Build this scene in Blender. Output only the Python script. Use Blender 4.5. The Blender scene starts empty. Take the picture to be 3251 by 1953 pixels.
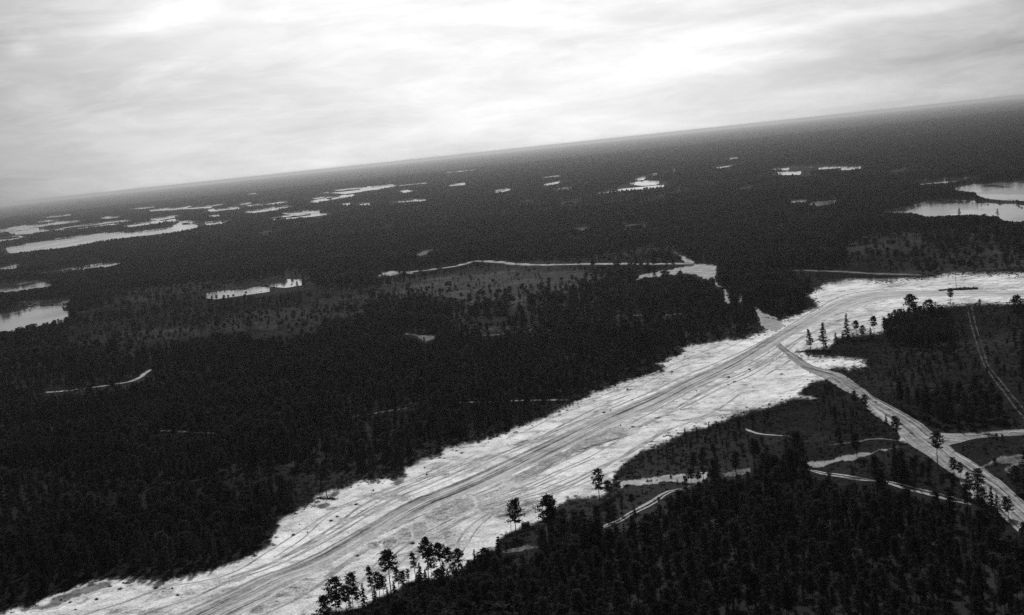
import bpy, math, random
import numpy as np
from mathutils import Vector, Matrix
from mathutils.geometry import tessellate_polygon
R = math.radians
random.seed(7); rng = np.random.default_rng(7)
sc = bpy.context.scene

# ------------------------------------------------------------------ camera, sky, sun, exposure
W0, H0 = 3251.0, 1953.0                 # the photograph's pixels, used only to read off directions
FPX = 50.0 / 36.0 * W0
CAMH, PITCH, ROLL = 180.0, R(6.32), R(6.06)
cam_d = bpy.data.cameras.new('camera'); cam = bpy.data.objects.new('camera', cam_d)
sc.collection.objects.link(cam); sc.camera = cam
cam_d.lens = 50; cam_d.sensor_width = 36; cam_d.sensor_fit = 'HORIZONTAL'
cam_d.clip_start = 1.0; cam_d.clip_end = 200000
FW = np.array([0, math.cos(PITCH), -math.sin(PITCH)])
U0 = np.array([0, math.sin(PITCH), math.cos(PITCH)]); R0 = np.array([1.0, 0, 0])
RT = math.cos(ROLL) * R0 - math.sin(ROLL) * U0
UP = math.sin(ROLL) * R0 + math.cos(ROLL) * U0
M = Matrix(((RT[0], UP[0], -FW[0], 0), (RT[1], UP[1], -FW[1], 0), (RT[2], UP[2], -FW[2], CAMH), (0, 0, 0, 1)))
cam.matrix_world = M

SUN_AZ, SUN_EL = R(1.0), R(42)         # azimuth from +Y towards +X
SUNDIR = np.array([math.sin(SUN_AZ) * math.cos(SUN_EL), math.cos(SUN_AZ) * math.cos(SUN_EL), math.sin(SUN_EL)])
sun_d = bpy.data.lights.new('sun', 'SUN'); sun = bpy.data.objects.new('sun', sun_d); sc.collection.objects.link(sun)
sun_d.energy = 4.5; sun_d.angle = R(3.0); sun_d.color = (1, 1, 1)
sun.rotation_euler = Vector((-SUNDIR[0], -SUNDIR[1], -SUNDIR[2])).to_track_quat('-Z', 'Y').to_euler()
sun.location = (0, 0, 400)

def dir_px(x, y):
    d = FPX * FW + (x - W0 / 2) * RT - (y - H0 / 2) * UP
    return d / np.linalg.norm(d)

class NT:                                # small helper for node trees
    def __init__(s, tree): s.t = tree; tree.nodes.clear()
    def n(s, typ, ins=None, **kw):
        nd = s.t.nodes.new(typ)
        for k, v in kw.items(): setattr(nd, k, v)
        for k, v in (ins or {}).items():
            if hasattr(v, 'links') or isinstance(v, bpy.types.NodeSocket): s.t.links.new(v, nd.inputs[k])
            else: nd.inputs[k].default_value = v
        return nd
    def math(s, op, a, b=0.0, c=0.0, clamp=False):
        return s.n('ShaderNodeMath', {0: a, 1: b, 2: c}, operation=op, use_clamp=clamp).outputs[0]
    def vmath(s, op, a, b=(0, 0, 0)):
        nd = s.n('ShaderNodeVectorMath', {0: a, 1: b}, operation=op)
        return nd.outputs['Value'] if op == 'DOT_PRODUCT' else nd.outputs[0]
    def noise(s, vec, scale, detail=4.0, rough=0.55, dist=0.0):
        return s.n('ShaderNodeTexNoise', {'Vector': vec, 'Scale': scale, 'Detail': detail, 'Roughness': rough, 'Distortion': dist}).outputs[0]
    def ramp(s, v, a, b, lo, hi, typ='SMOOTHSTEP'):
        return s.n('ShaderNodeMapRange', {0: v, 1: a, 2: b, 3: lo, 4: hi}, interpolation_type=typ).outputs[0]

world = bpy.data.worlds.new('World'); sc.world = world; world.use_nodes = True
w = NT(world.node_tree)
gen = w.n('ShaderNodeTexCoord').outputs['Generated']
lift = w.vmath('MAXIMUM', w.vmath('NORMALIZE', gen), (-1, -1, .035))
sky = w.n('ShaderNodeTexSky', {0: lift}, sky_type='NISHITA', sun_disc=False, sun_elevation=SUN_EL, sun_rotation=SUN_AZ,
          altitude=100, air_density=1.0, dust_density=3.0, ozone_density=1.0)
bw = w.n('ShaderNodeRGBToBW', {0: sky.outputs[0]}).outputs[0]
dirn = w.vmath('NORMALIZE', gen)
cl1 = w.noise(w.vmath('MULTIPLY', dirn, (6, 6, 26)), 1.0, 7, 0.6, 0.7)
cl2 = w.noise(w.vmath('MULTIPLY', dirn, (14, 14, 70)), 1.0, 7, 0.65, 0.5)
wob = w.math('SUBTRACT', w.noise(w.vmath('MULTIPLY', dirn, (18, 18, 60)), 1.0, 4, 0.6), 0.5)
cloud = w.math('ADD', w.ramp(cl1, .34, .68, 0.0, 0.40), w.ramp(cl2, .36, .68, 0.0, 0.30))
# thin veil round the sun: brighter the nearer to the sun's direction
veil = w.vmath('DOT_PRODUCT', dirn, tuple(SUNDIR))
sh = w.vmath('DOT_PRODUCT', w.vmath('NORMALIZE', w.vmath('MULTIPLY', dirn, (1, 1, 0))), (math.sin(SUN_AZ), math.cos(SUN_AZ), 0))
veil = w.math('ADD', w.ramp(veil, .5, 1.0, 0.0, 0.7, 'LINEAR'), w.ramp(sh, .90, 1.0, 0.0, 1.35, 'SMOOTHSTEP'))
val = w.math('ADD', w.math('ADD', cloud, veil), 0.56)
def cloud_break(x, y, sa, se, amp, tilt=0.0):      # a sunlit cloud edge at that place in the sky
    d0 = dir_px(x, y)
    rt = np.array([d0[1], -d0[0], 0]); rt /= np.linalg.norm(rt); up = np.cross(rt, d0)
    rt, up = rt * math.cos(tilt) + up * math.sin(tilt), up * math.cos(tilt) - rt * math.sin(tilt)
    a = w.math('DIVIDE', w.math('ADD', w.vmath('DOT_PRODUCT', dirn, tuple(rt)), w.math('MULTIPLY', wob, sa * 1.6)), sa)
    e = w.math('DIVIDE', w.math('ADD', w.vmath('DOT_PRODUCT', w.vmath('SUBTRACT', dirn, tuple(d0)), tuple(up)), w.math('MULTIPLY', wob, se * 2.0)), se)
    q = w.math('ADD', w.math('MULTIPLY', a, a), w.math('MULTIPLY', e, e))
    return w.math('MULTIPLY', w.math('POWER', 2.718, w.math('MULTIPLY', q, -1.0)), amp)
for args in [(420, 92, .030, .0065, .42, R(5)), (540, 45, .030, .009, .45, R(2)), (70, 160, .010, .005, .5), (80, 300, .03, .008, .22),
             (900, 15, .07, .012, .18), (1700, 330, .13, .05, .42), (1500, 120, .14, .03, .10), (2350, 95, .05, .006, .30, R(3)), (2620, 75, .045, .004, .42, R(4)), (2900, 40, .04, .005, .3, R(3)),
             (1600, 350, .05, .008, .35), (2200, 215, .06, .012, .35), (1250, 430, .06, .006, .2), (3050, 205, .04, .004, .22), (2750, 280, .06, .008, .2)]:
    val = w.math('ADD', val, cloud_break(*args))
for args in [(200, 60, .05, .010, -.22), (250, 260, .06, .010, -.18), (2500, 150, .05, .006, -.16), (3120, 150, .06, .012, -.30), (800, 230, .05, .010, -.12), (1850, 140, .05, .010, -.14)]:
    val = w.math('ADD', val, cloud_break(*args))
val = w.math('MULTIPLY', w.math('POWER', bw, .45), val)
w.n('ShaderNodeOutputWorld', {0: w.n('ShaderNodeBackground', {0: val, 1: 0.118}).outputs[0]})

sc.render.engine = 'CYCLES'
sc.cycles.volume_bounces = 0; sc.cycles.max_bounces = 4; sc.cycles.diffuse_bounces = 2
sc.cycles.use_denoising = False
sc.view_settings.view_transform = 'Standard'; sc.view_settings.look = 'None'
sc.view_settings.gamma = 1; sc.view_settings.exposure = 0.0; sc.view_settings.use_curve_mapping = False

# ------------------------------------------------------------------ pixels <-> ground
def ground(px, py, z=0.0):
    px = np.asarray(px, float); py = np.asarray(py, float)
    d = FPX * FW[None] + (px - W0 / 2)[:, None] * RT[None] - (py - H0 / 2)[:, None] * UP[None]
    t = (z - CAMH) / d[:, 2]
    return np.stack([d[:, 0] * t, d[:, 1] * t], 1)
def project(X, Y, Z):
    v = np.stack([X, Y, Z - CAMH], -1)
    dz = v @ FW
    return W0 / 2 + FPX * (v @ RT) / dz, H0 / 2 - FPX * (v @ UP) / dz
def g1(p): q = ground([p[0]], [p[1]])[0]; return float(q[0]), float(q[1])
def yhor(x): return 655 - 0.10612 * x - 3
def height_from(base, top):              # metres between a base pixel on the ground and a top pixel above it
    X, Y = g1(base); lo, hi = 0.0, 60.0
    for _ in range(30):
        m = (lo + hi) / 2
        _, y = project(np.array([X]), np.array([Y]), np.array([m]))
        if y[0] > top[1]: lo = m
        else: hi = m
    return lo
# windows of the photograph in which points were read off: origin and magnification
CR = {'C2': (1000, 0, 2.0592), 'C3': (2100, 0, 2.12), 'C4': (0, 600, 2.12), 'C5': (1000, 600, 2.0592), 'C6': (2100, 600, 2.12),
      'C7': (0, 1250, 2.111), 'C8': (900, 1250, 1.9008), 'D2': (1900, 1350, 4.118), 'D3': (2450, 1150, 2.9675), 'D4': (0, 1700, 3.089), 'D5': (700, 1350, 2.9675),
      'D6': (2050, 760, 4.3655), 'D7': (1800, 1150, 2.9675), 'E3': (1500, 1450, 4.24), 'E4': (1000, 1650, 4.118)}
def px(c, *pts):
    ox, oy, s = CR[c]
    return [(ox + x / s, oy + y / s) for x, y in pts]

def in_poly(x, y, poly):
    p = np.asarray(poly); x0, y0 = p[:, 0], p[:, 1]; x1, y1 = np.roll(x0, -1), np.roll(y0, -1)
    ins = np.zeros(x.shape, bool)
    bb = (x >= x0.min()) & (x <= x0.max()) & (y >= y0.min()) & (y <= y0.max())
    if not bb.any(): return ins
    xs, ys = x[bb], y[bb]; r = np.zeros(xs.shape, bool)
    for a, b, c, d in zip(x0, y0, x1, y1):
        if b == d: continue
        cond = (b > ys) != (d > ys)
        r ^= cond & (xs < (c - a) * (ys - b) / (d - b) + a)
    ins[bb] = r
    return ins
RX, RY = 300, 200                        # margin of the look-up raster round the frame
def fill(pl):
    """raster of an outline in the photograph's pixels, by scan lines"""
    m_ = np.zeros((2500, 3900), bool); p = np.asarray(pl, float); a, b = p, np.roll(p, -1, 0)
    for y in range(int(max(-RY, p[:, 1].min())), int(min(2299, p[:, 1].max())) + 1):
        c = (a[:, 1] > y) != (b[:, 1] > y)
        if not c.any(): continue
        xs = np.sort(a[c, 0] + (y - a[c, 1]) * (b[c, 0] - a[c, 0]) / (b[c, 1] - a[c, 1]))
        for u, v in zip(xs[::2], xs[1::2]):
            u, v = int(np.clip(round(u), -RX, 3599)), int(np.clip(round(v), -RX, 3599)); m_[y + RY, u + RX:v + RX + 1] = True
    return m_
def look(m_, x, y): return m_[np.clip(np.round(y).astype(int), -RY + 1, 2299) + RY, np.clip(np.round(x).astype(int), -RX + 1, 3599) + RX]
def vnoise(X, Y, s, seed=0):
    x = X / s + seed * 17.3; y = Y / s - seed * 9.1
    xi, yi = np.floor(x).astype(np.int64), np.floor(y).astype(np.int64)
    fx, fy = x - xi, y - yi; fx = fx * fx * (3 - 2 * fx); fy = fy * fy * (3 - 2 * fy)
    def h(i, j):
        n = (i * 374761393 + j * 668265263 + seed * 1442695041) & 0x7fffffff
        n = ((n ^ (n >> 13)) * 1274126177) & 0x7fffffff
        return ((n ^ (n >> 16)) & 0xffff) / 65535.0
    return (h(xi, yi) * (1 - fx) + h(xi + 1, yi) * fx) * (1 - fy) + (h(xi, yi + 1) * (1 - fx) + h(xi + 1, yi + 1) * fx) * fy

# ------------------------------------------------------------------ materials (grey throughout: the photograph is black and white)
def material(name, build, rough=0.95, spec=0.15):
    m = bpy.data.materials.new(name); m.use_nodes = True
    t = NT(m.node_tree)
    pos = t.n('ShaderNodeNewGeometry').outputs['Position']
    col, bump = build(t, pos)
    ins = {'Color': col}
    if bump is not None:
        ins['Normal'] = t.n('ShaderNodeBump', {'Strength': bump[1], 'Distance': bump[2], 'Height': bump[0]}).outputs[0]
    bs = t.n('ShaderNodeBsdfDiffuse', ins)
    t.n('ShaderNodeOutputMaterial', {0: bs.outputs[0]})
    return m
RDIR = None
def along(t, pos, ang, sx, sy):
    v = t.n('ShaderNodeVectorRotate', {'Vector': pos, 'Angle': ang}, rotation_type='Z_AXIS').outputs[0]
    return t.vmath('MULTIPLY', v, (sx, sy, 1))
A0, A1 = g1((1000, 1780)), g1((2100, 1240))
ROADANG = math.atan2(A1[1] - A0[1], A1[0] - A0[0])
def rim_mix(t, pos, v, under, w0, w1, wob, scale=.12):
    """fades a surface into what grows round it, by distance from its rim"""
    a = t.n('ShaderNodeAttribute', attribute_name='rim').outputs['Fac']
    k = t.ramp(t.math('ADD', a, t.math('MULTIPLY', t.math('SUBTRACT', t.noise(pos, scale, 6, .72), .5), wob)), w0, w1, 0, 1)
    return t.math('ADD', t.math('MULTIPLY', v, k), t.math('MULTIPLY', under, t.math('SUBTRACT', 1, k)))
def b_sand(t, pos):
    big = t.math('ADD', t.ramp(t.noise(pos, 0.012, 5, .6), .3, .7, -.13, .09), t.ramp(t.noise(pos, .045, 6, .7, .8), .48, .64, 0, -.24))
    mid = t.ramp(t.noise(pos, 0.09, 6, .7), .3, .7, -.15, .10)
    fine = t.ramp(t.noise(pos, 0.9, 6, .7), .3, .7, -.20, .17)
    msk = t.ramp(t.noise(pos, 0.02, 3), .40, .62, 0, 1)
    st = t.ramp(t.noise(along(t, pos, -ROADANG, .016, .40), 1.0, 6, .65, .6), .35, .65, -.09, .06)
    tr = t.ramp(t.noise(along(t, pos, -ROADANG, .008, .8), 1.0, 4, .6, .7), .60, .68, 0, -.16)
    st = t.math('MULTIPLY', t.math('ADD', st, tr), msk)
    clod = t.ramp(t.noise(pos, 0.45, 4, .6), .60, .70, 0, -.36)
    clod = t.math('MULTIPLY', clod, t.ramp(t.noise(pos, .03, 3), .42, .6, .1, 1))
    v = t.math('ADD', t.math('ADD', t.math('ADD', big, mid), t.math('ADD', fine, st)), t.math('ADD', clod, 0.575))
    v = t.math('MAXIMUM', v, .10)
    v = rim_mix(t, pos, v, t.ramp(t.noise(pos, .3, 5, .7), .3, .7, .015, .07), .4, 3.6, 7.5)
    h = t.math('ADD', t.noise(pos, .35, 6, .7), t.math('MULTIPLY', t.noise(along(t, pos, -ROADANG, .03, .5), 1.0, 4, .6, .5), .6))
    return v, (h, .75, .6)
def b_ground(t, pos):
    a = t.ramp(t.noise(pos, .0022, 5, .6), .40, .66, 0, .022)
    b = t.ramp(t.noise(pos, .014, 5, .6), .40, .72, 0, .007)
    c = t.ramp(t.noise(pos, .16, 5, .7), .45, .75, 0, .012)
    d = t.ramp(t.noise(pos, .05, 4, .65), .66, .78, 0, .018)
    v = t.math('ADD', t.math('ADD', a, b), t.math('ADD', t.math('ADD', c, d), .007))
    return v, (t.noise(pos, .25, 6, .7), .8, 1.0)
def b_lichen(t, pos):
    b = t.ramp(t.noise(pos, .02, 5, .6), .35, .72, 0, .030)
    c = t.ramp(t.noise(pos, .2, 5, .7), .4, .75, 0, .038)
    return rim_mix(t, pos, t.math('ADD', t.math('ADD', b, c), .022), .02, .5, 6.0, 9.0, .03), (t.noise(pos, .3, 6, .7), .8, .8)
def b_road(lo, hi, edge=.52, fade=False):
    def f(t, pos):
        uv = t.n('ShaderNodeUVMap', uv_map='UVMap').outputs[0]
        ac = t.n('ShaderNodeSeparateXYZ', {0: t.n('ShaderNodeUVMap', uv_map='Across').outputs[0]}).outputs[0]
        st = t.noise(t.vmath('MULTIPLY', uv, (.26, .005, 1)), 1.0, 6, .66, .25)
        s2 = t.noise(t.vmath('MULTIPLY', uv, (1.1, .012, 1)), 1.0, 5, .65, .2)
        f_ = t.noise(pos, .7, 6, .7)
        fine = t.math('ADD', t.ramp(f_, .3, .7, -.08, .08), t.ramp(t.noise(pos, .06, 5, .6), .3, .7, -.06, .06))
        v = t.math('ADD', t.ramp(st, .38, .62, lo, hi), t.math('ADD', t.ramp(s2, .38, .62, -.09, .09), fine))
        e = t.math('SUBTRACT', .5, t.math('ABSOLUTE', t.math('SUBTRACT', ac, .5)))
        e = t.math('ADD', e, t.math('MULTIPLY', t.math('SUBTRACT', t.noise(pos, .12, 5, .7), .5), .16))
        k = t.ramp(e, .0, .12, 0, 1)
        k = t.math('MULTIPLY', k, t.ramp(t.noise(t.vmath('MULTIPLY', uv, (.12, .006, 1)), 1.0, 4, .6), .34, .56, .62, 1))
        if fade: k = t.math('MULTIPLY', k, t.ramp(t.n('ShaderNodeSeparateXYZ', {0: uv}).outputs[1], 620, 900, 1, .72))
        out = t.math('ADD', t.math('MULTIPLY', v, k), t.math('MULTIPLY', t.math('ADD', edge, fine), t.math('SUBTRACT', 1, k)))
        return t.math('MAXIMUM', out, .04), (t.math('ADD', t.math('MULTIPLY', s2, 1.0), t.math('MULTIPLY', f_, .5)), .7, .6)
    return f
def b_track(lo, hi, rim=True, under=.02):
    def f(t, pos):
        v = t.math('ADD', t.ramp(t.noise(pos, .08, 5, .65), .3, .7, lo, hi), t.ramp(t.noise(pos, .6, 5, .7), .3, .7, -.06, .06))
        if rim: v = rim_mix(t, pos, v, under, .2, 2.4 if under < .1 else 5.0, 4.0 if under < .1 else 8.0)
        return t.math('MAXIMUM', v, .012), (t.noise(pos, .5, 5, .7), .5, .4)
    return f
def b_soil(t, pos):
    ac = t.n('ShaderNodeSeparateXYZ', {0: t.n('ShaderNodeUVMap', uv_map='Across').outputs[0]}).outputs[0]
    k = t.ramp(t.math('ADD', ac, t.math('MULTIPLY', t.math('SUBTRACT', t.noise(pos, .22, 6, .75), .5), .75)), .06, .30, 0, 1)
    fine = t.ramp(t.noise(pos, .7, 7, .75), .3, .7, -.13, .15)
    k = t.math('MULTIPLY', k, t.ramp(t.noise(pos, .13, 6, .75), .38, .52, .35, 1))
    v = t.math('ADD', t.ramp(t.noise(pos, .1, 5, .65), .3, .7, .17, .29), fine)
    v = t.math('ADD', t.math('MULTIPLY', v, k), t.math('MULTIPLY', t.math('ADD', .42, fine), t.math('SUBTRACT', 1, k)))
    return v, (t.noise(pos, .8, 5, .7), .7, .5)
M_SAND = material('sand', b_sand)
M_GROUND = material('forest_floor', b_ground, spec=.05)
M_LICHEN = material('lichen_heath', b_lichen, spec=.05)
M_ROAD = material('graded_road', b_road(.09, .36, .54, True))
M_BRANCH = material('dirt_road', b_road(.08, .30, .22))
M_TRACK = material('sand_track', b_track(.16, .36))
M_GREY = material('grey_sand', b_track(.13, .26))
M_TURF = material('thin_turf', b_track(.07, .20, True, .48))
M_RAMP = material('earth_ramp', b_track(.16, .28, True, .26))
M_FAINT = material('faint_track', b_track(.05, .15))
def b_rut(t, pos):
    ac = t.n('ShaderNodeSeparateXYZ', {0: t.n('ShaderNodeUVMap', uv_map='Across').outputs[0]}).outputs[0]
    a = t.math('ABSOLUTE', t.math('ADD', ac, t.math('MULTIPLY', t.math('SUBTRACT', t.noise(pos, .35, 4, .6), .5), .22)))
    rut = t.math('MULTIPLY', t.ramp(a, .08, .2, 0, 1), t.ramp(a, .36, .5, 1, 0))
    rut = t.math('MULTIPLY', rut, t.ramp(t.noise(pos, .05, 4, .6), .36, .54, .15, 1))
    v = t.math('ADD', t.math('MULTIPLY', rut, .26), t.math('ADD', .018, t.math('MULTIPLY', rut, t.ramp(t.noise(pos, .8, 5, .7), .3, .7, -.08, .1))))
    return v, (t.noise(pos, .5, 5, .7), .5, .4)
M_RUT = material('rutted_track', b_rut)
M_DIM = material('dim_rut', b_track(.015, .075))
M_SOIL = material('damp_soil', b_soil)
def b_wood(t, pos): return t.ramp(t.noise(pos, 3.0, 4), .3, .7, .03, .07), None
M_WOOD = material('dark_timber', b_wood)
def b_bark(t, pos): return t.ramp(t.noise(pos, 1.5, 3), .3, .7, .03, .075), None
M_BARK = material('pine_bark', b_bark)
def b_roof(t, pos): return t.ramp(t.noise(pos, 2.0, 4), .3, .7, .035, .06), None
M_ROOF = material('tarred_roof', b_roof, rough=.8)
m = bpy.data.materials.new('needles'); m.use_nodes = True; t = NT(m.node_tree)
oi = t.n('ShaderNodeObjectInfo').outputs['Random']
pos = t.n('ShaderNodeNewGeometry').outputs['Position']
v = t.math('MULTIPLY', t.ramp(oi, 0, 1, .016, .032, 'LINEAR'), t.ramp(t.noise(pos, .02, 4, .6), .3, .7, .65, 1.4))
t.n('ShaderNodeOutputMaterial', {0: t.n('ShaderNodeAddShader', {0: t.n('ShaderNodeBsdfDiffuse', {0: v}).outputs[0],
    1: t.n('ShaderNodeBsdfTranslucent', {0: t.math('MULTIPLY', v, .25)}).outputs[0]}).outputs[0]})
M_NEEDLE = m
m = bpy.data.materials.new('lake_water'); m.use_nodes = True; t = NT(m.node_tree)
pos = t.n('ShaderNodeNewGeometry').outputs['Position']
bmp = t.n('ShaderNodeBump', {'Strength': .06, 'Distance': .3, 'Height': t.noise(pos, .35, 4, .6)}).outputs[0]
rr = t.ramp(t.noise(t.vmath('MULTIPLY', pos, (.01, .004, 1)), 1.0, 4), .4, .65, .05, .22)
t.n('ShaderNodeOutputMaterial', {0: t.n('ShaderNodeBsdfPrincipled', {'Base Color': (.03, .03, .03, 1), 'Roughness': rr, 'IOR': 1.33, 'Normal': bmp}).outputs[0]})
M_WATER = m

# ------------------------------------------------------------------ mesh helpers
def mesh(name, verts, faces, mats, fmat=None, uv=None):
    me = bpy.data.meshes.new(name)
    verts = np.asarray(verts, dtype=np.float32)
    if isinstance(faces, np.ndarray):
        nf, k = faces.shape
        me.vertices.add(len(verts)); me.vertices.foreach_set('co', verts.ravel())
        me.loops.add(nf * k); me.loops.foreach_set('vertex_index', faces.astype(np.int32).ravel())
        me.polygons.add(nf); me.polygons.foreach_set('loop_start', np.arange(0, nf * k, k, dtype=np.int32))
        me.update(calc_edges=True)
    else:
        me.from_pydata(verts.tolist(), [], faces)
    for mm in mats: me.materials.append(mm)
    if fmat is not None: me.polygons.foreach_set('material_index', np.asarray(fmat, dtype=np.int32))
    if uv is not None:
        l = me.uv_layers.new(name='UVMap'); li = np.zeros(len(me.loops), np.int32); me.loops.foreach_get('vertex_index', li)
        l.data.foreach_set('uv', np.asarray(uv, np.float32)[li].ravel())
    me.update(); return me
def add_uv(me, nm, uv):
    l = me.uv_layers.new(name=nm); li = np.zeros(len(me.loops), np.int32); me.loops.foreach_get('vertex_index', li)
    l.data.foreach_set('uv', np.asarray(uv, np.float32)[li].ravel())
def obj(name, me, parent=None, loc=None, rz=0, scale=None, coll=None):
    o = bpy.data.objects.new(name, me); (coll or sc.collection).objects.link(o)
    if parent: o.parent = parent
    if loc is not None: o.location = loc
    if rz: o.rotation_euler = (0, 0, rz)
    if scale is not None: o.scale = scale
    return o
def tag(o, label=None, cat=None, group=None, kind=None):
    for k, v in (('label', label), ('category', cat), ('group', group), ('kind', kind)):
        if v: o[k] = v
    return o
def structure(name, me, label=None):
    o = obj(name, me); o['kind'] = 'structure'
    if label: o['label'] = label
    return o

def rough_edge(poly, step=14.0, amp=.16, seed=1):
    """breaks an outline up, mostly sideways, the way low growth creeps over sand"""
    r = random.Random(seed); out = []
    def rec(a, b, d):
        L = math.hypot(b[0] - a[0], b[1] - a[1])
        if L < step or d > 7: return
        m_ = r.uniform(.4, .6); k = min(L, 60) * amp
        p = (a[0] + (b[0] - a[0]) * m_ + k * r.uniform(-1, 1), a[1] + (b[1] - a[1]) * m_ + k * .30 * r.uniform(-1, 1))
        rec(a, p, d + 1); out.append(p); rec(p, b, d + 1)
    for a, b in zip(poly, poly[1:] + poly[:1]):
        out.append(a); rec(a, b, 0)
    return out
def sheet(poly, z, mat_, name):
    tri = tessellate_polygon([[Vector((x, y, 0)) for x, y in poly]])
    g = ground([p[0] for p in poly], [p[1] for p in poly])
    v = np.concatenate([g, np.full((len(g), 1), z)], 1)
    fs = []
    for a, b, c in tri:
        ar = (g[b][0] - g[a][0]) * (g[c][1] - g[a][1]) - (g[c][0] - g[a][0]) * (g[b][1] - g[a][1])
        fs.append((a, b, c) if ar > 0 else (a, c, b))
    return mesh(name, v, fs, [mat_])
def grid_sheet(pl, z, mat_, name, c=2):
    """sheet as a fine grid that knows how far each point lies from the rim, so growth can creep in"""
    m_ = fill(pl)[::c, ::c]; m_ = np.pad(m_, 1); d = np.zeros(m_.shape, np.float32); cur = m_.copy()
    for _ in range(9):
        d += cur; nx = cur.copy(); nx[1:] &= cur[:-1]; nx[:-1] &= cur[1:]; nx[:, 1:] &= cur[:, :-1]; nx[:, :-1] &= cur[:, 1:]; cur = nx
    iy, ix = np.nonzero(m_)
    W_ = m_.shape[1] + 1; cor = np.stack([iy * W_ + ix, iy * W_ + ix + 1, (iy + 1) * W_ + ix + 1, (iy + 1) * W_ + ix], 1)
    ids, inv = np.unique(cor.ravel(), return_inverse=True); vy, vx = ids // W_, ids % W_
    dp = np.pad(d, 1); rim = np.minimum(np.minimum(dp[vy, vx], dp[vy, vx + 1]), np.minimum(dp[vy + 1, vx], dp[vy + 1, vx + 1]))
    r_ = np.random.default_rng(len(ids)); j = r_.uniform(-.42, .42, (len(ids), 2)) * c
    g = ground((vx - 1) * c - RX + j[:, 0] - c / 2, (vy - 1) * c - RY + j[:, 1] - c / 2)
    me = mesh(name, np.c_[g, np.full(len(g), z)], inv.reshape(-1, 4)[:, ::-1].copy(), [mat_])
    a = me.attributes.new('rim', 'FLOAT', 'POINT'); a.data.foreach_set('value', rim.astype(np.float32))
    if me.polygons[0].normal.z < 0: me.flip_normals()
    return me
def catmull(pts, n=8):
    p = [np.array(q, float) for q in pts]; p = [2 * p[0] - p[1]] + p + [2 * p[-1] - p[-2]]; out = []
    for i in range(1, len(p) - 2):
        for k in range(n):
            s = k / n
            out.append(.5 * (2 * p[i] + (p[i + 1] - p[i - 1]) * s + (2 * p[i - 1] - 5 * p[i] + 4 * p[i + 1] - p[i + 2]) * s * s + (3 * p[i] - p[i - 1] - 3 * p[i + 1] + p[i + 2]) * s ** 3))
    out.append(p[-2]); return np.array(out)
def resample(p, n):
    d = np.r_[0, np.cumsum(np.hypot(*np.diff(p, axis=0).T))]
    s = np.linspace(0, d[-1], n)
    return np.stack([np.interp(s, d, p[:, 0]), np.interp(s, d, p[:, 1])], 1)
def strip(left, right, z0, crown, mat_, name, n=240, k=14, seed=0, slope=1.2):
    """road bed between two edges given as pixels: a low bank with sloped sides and worn lanes"""
    L = resample(catmull(ground(*np.array(left).T), 6), n); Rr = resample(catmull(ground(*np.array(right).T), 6), n)
    us = np.linspace(0, 1, k)
    v = []; uv = []; ua = []
    cl = (L + Rr) / 2; dist = np.r_[0, np.cumsum(np.hypot(*np.diff(cl, axis=0).T))]
    r = np.random.default_rng(seed); ruts = r.uniform(-.10, .10, k)
    for i in range(n):
        wd = np.hypot(*(Rr[i] - L[i]))
        jl, jr = r.uniform(-.35, .35, 2)
        for j, u in enumerate(us):
            uu = u + (jl * (1 - u) + jr * u) / max(wd, 1)
            q = L[i] + (Rr[i] - L[i]) * uu
            e = min(u, 1 - u) * wd
            z = z0 + crown * min(1, e / slope) + (ruts[j] if 0 < j < k - 1 else 0)
            v.append((q[0], q[1], z)); uv.append((u * wd, dist[i])); ua.append((u, 0))
    f = [(i * k + j, i * k + j + 1, (i + 1) * k + j + 1, (i + 1) * k + j) for i in range(n - 1) for j in range(k - 1)]
    me = mesh(name, v, f, [mat_], uv=uv)
    add_uv(me, 'Across', ua)
    if me.polygons[0].normal.z < 0: me.flip_normals()
    return me
def ribbon(pts, width, z, mat_, name, seed=0, taper=True):
    c = catmull(ground(*np.array(pts).T), 8); n = max(8, int(np.hypot(*np.diff(c, axis=0).T).sum() / 6)); c = resample(c, min(n, 220)); n = len(c)
    tn = np.gradient(c, axis=0); tn /= np.hypot(*tn.T)[:, None]; nr = np.stack([-tn[:, 1], tn[:, 0]], 1)
    r = np.random.default_rng(seed); v = []; uv = []; ua = []; d = np.r_[0, np.cumsum(np.hypot(*np.diff(c, axis=0).T))]
    w1 = width * np.clip(.35 + .9 * vnoise(d, d * 0, 28, seed) + .5 * vnoise(d, d * 0, 9, seed + 5), .3, 1.6); w2 = width * np.clip(.35 + .9 * vnoise(d, d * 0, 23, seed + 3) + .5 * vnoise(d, d * 0, 8, seed + 9), .3, 1.6)
    if taper: e = np.minimum(1, np.minimum(d, d[-1] - d) / (width * 2) + .15); w1, w2 = w1 * e, w2 * e
    for i in range(n):
        for u in (-.5, -.25, 0, .25, .5):
            wd = w1[i] if u < 0 else w2[i]
            q = c[i] + nr[i] * u * wd
            v.append((q[0], q[1], z + (.05 if abs(u) < .4 else 0))); uv.append((u * width + 30, d[i])); ua.append((u, 0))
    f = [(i * 5 + j, (i + 1) * 5 + j, (i + 1) * 5 + j + 1, i * 5 + j + 1) for i in range(n - 1) for j in range(4)]
    me = mesh(name, v, f, [mat_], uv=uv); add_uv(me, 'Across', ua)
    a_ = me.attributes.new('rim', 'FLOAT', 'POINT'); a_.data.foreach_set('value', np.array([(.5 - abs(q[0])) * 8 for q in ua], np.float32))
    if me.polygons[0].normal.z < 0: me.flip_normals()
    gl = c + nr * .5 * w2[:, None]; gr = c - nr * .5 * w1[:, None]; ring = np.concatenate([gl, gr[::-1]])
    x, y = project(ring[:, 0], ring[:, 1], np.zeros(len(ring)))
    return me, list(zip(x, y))
KEEP = []                                 # (pixel outline, chance that a tree standing in front is cleared)

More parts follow.
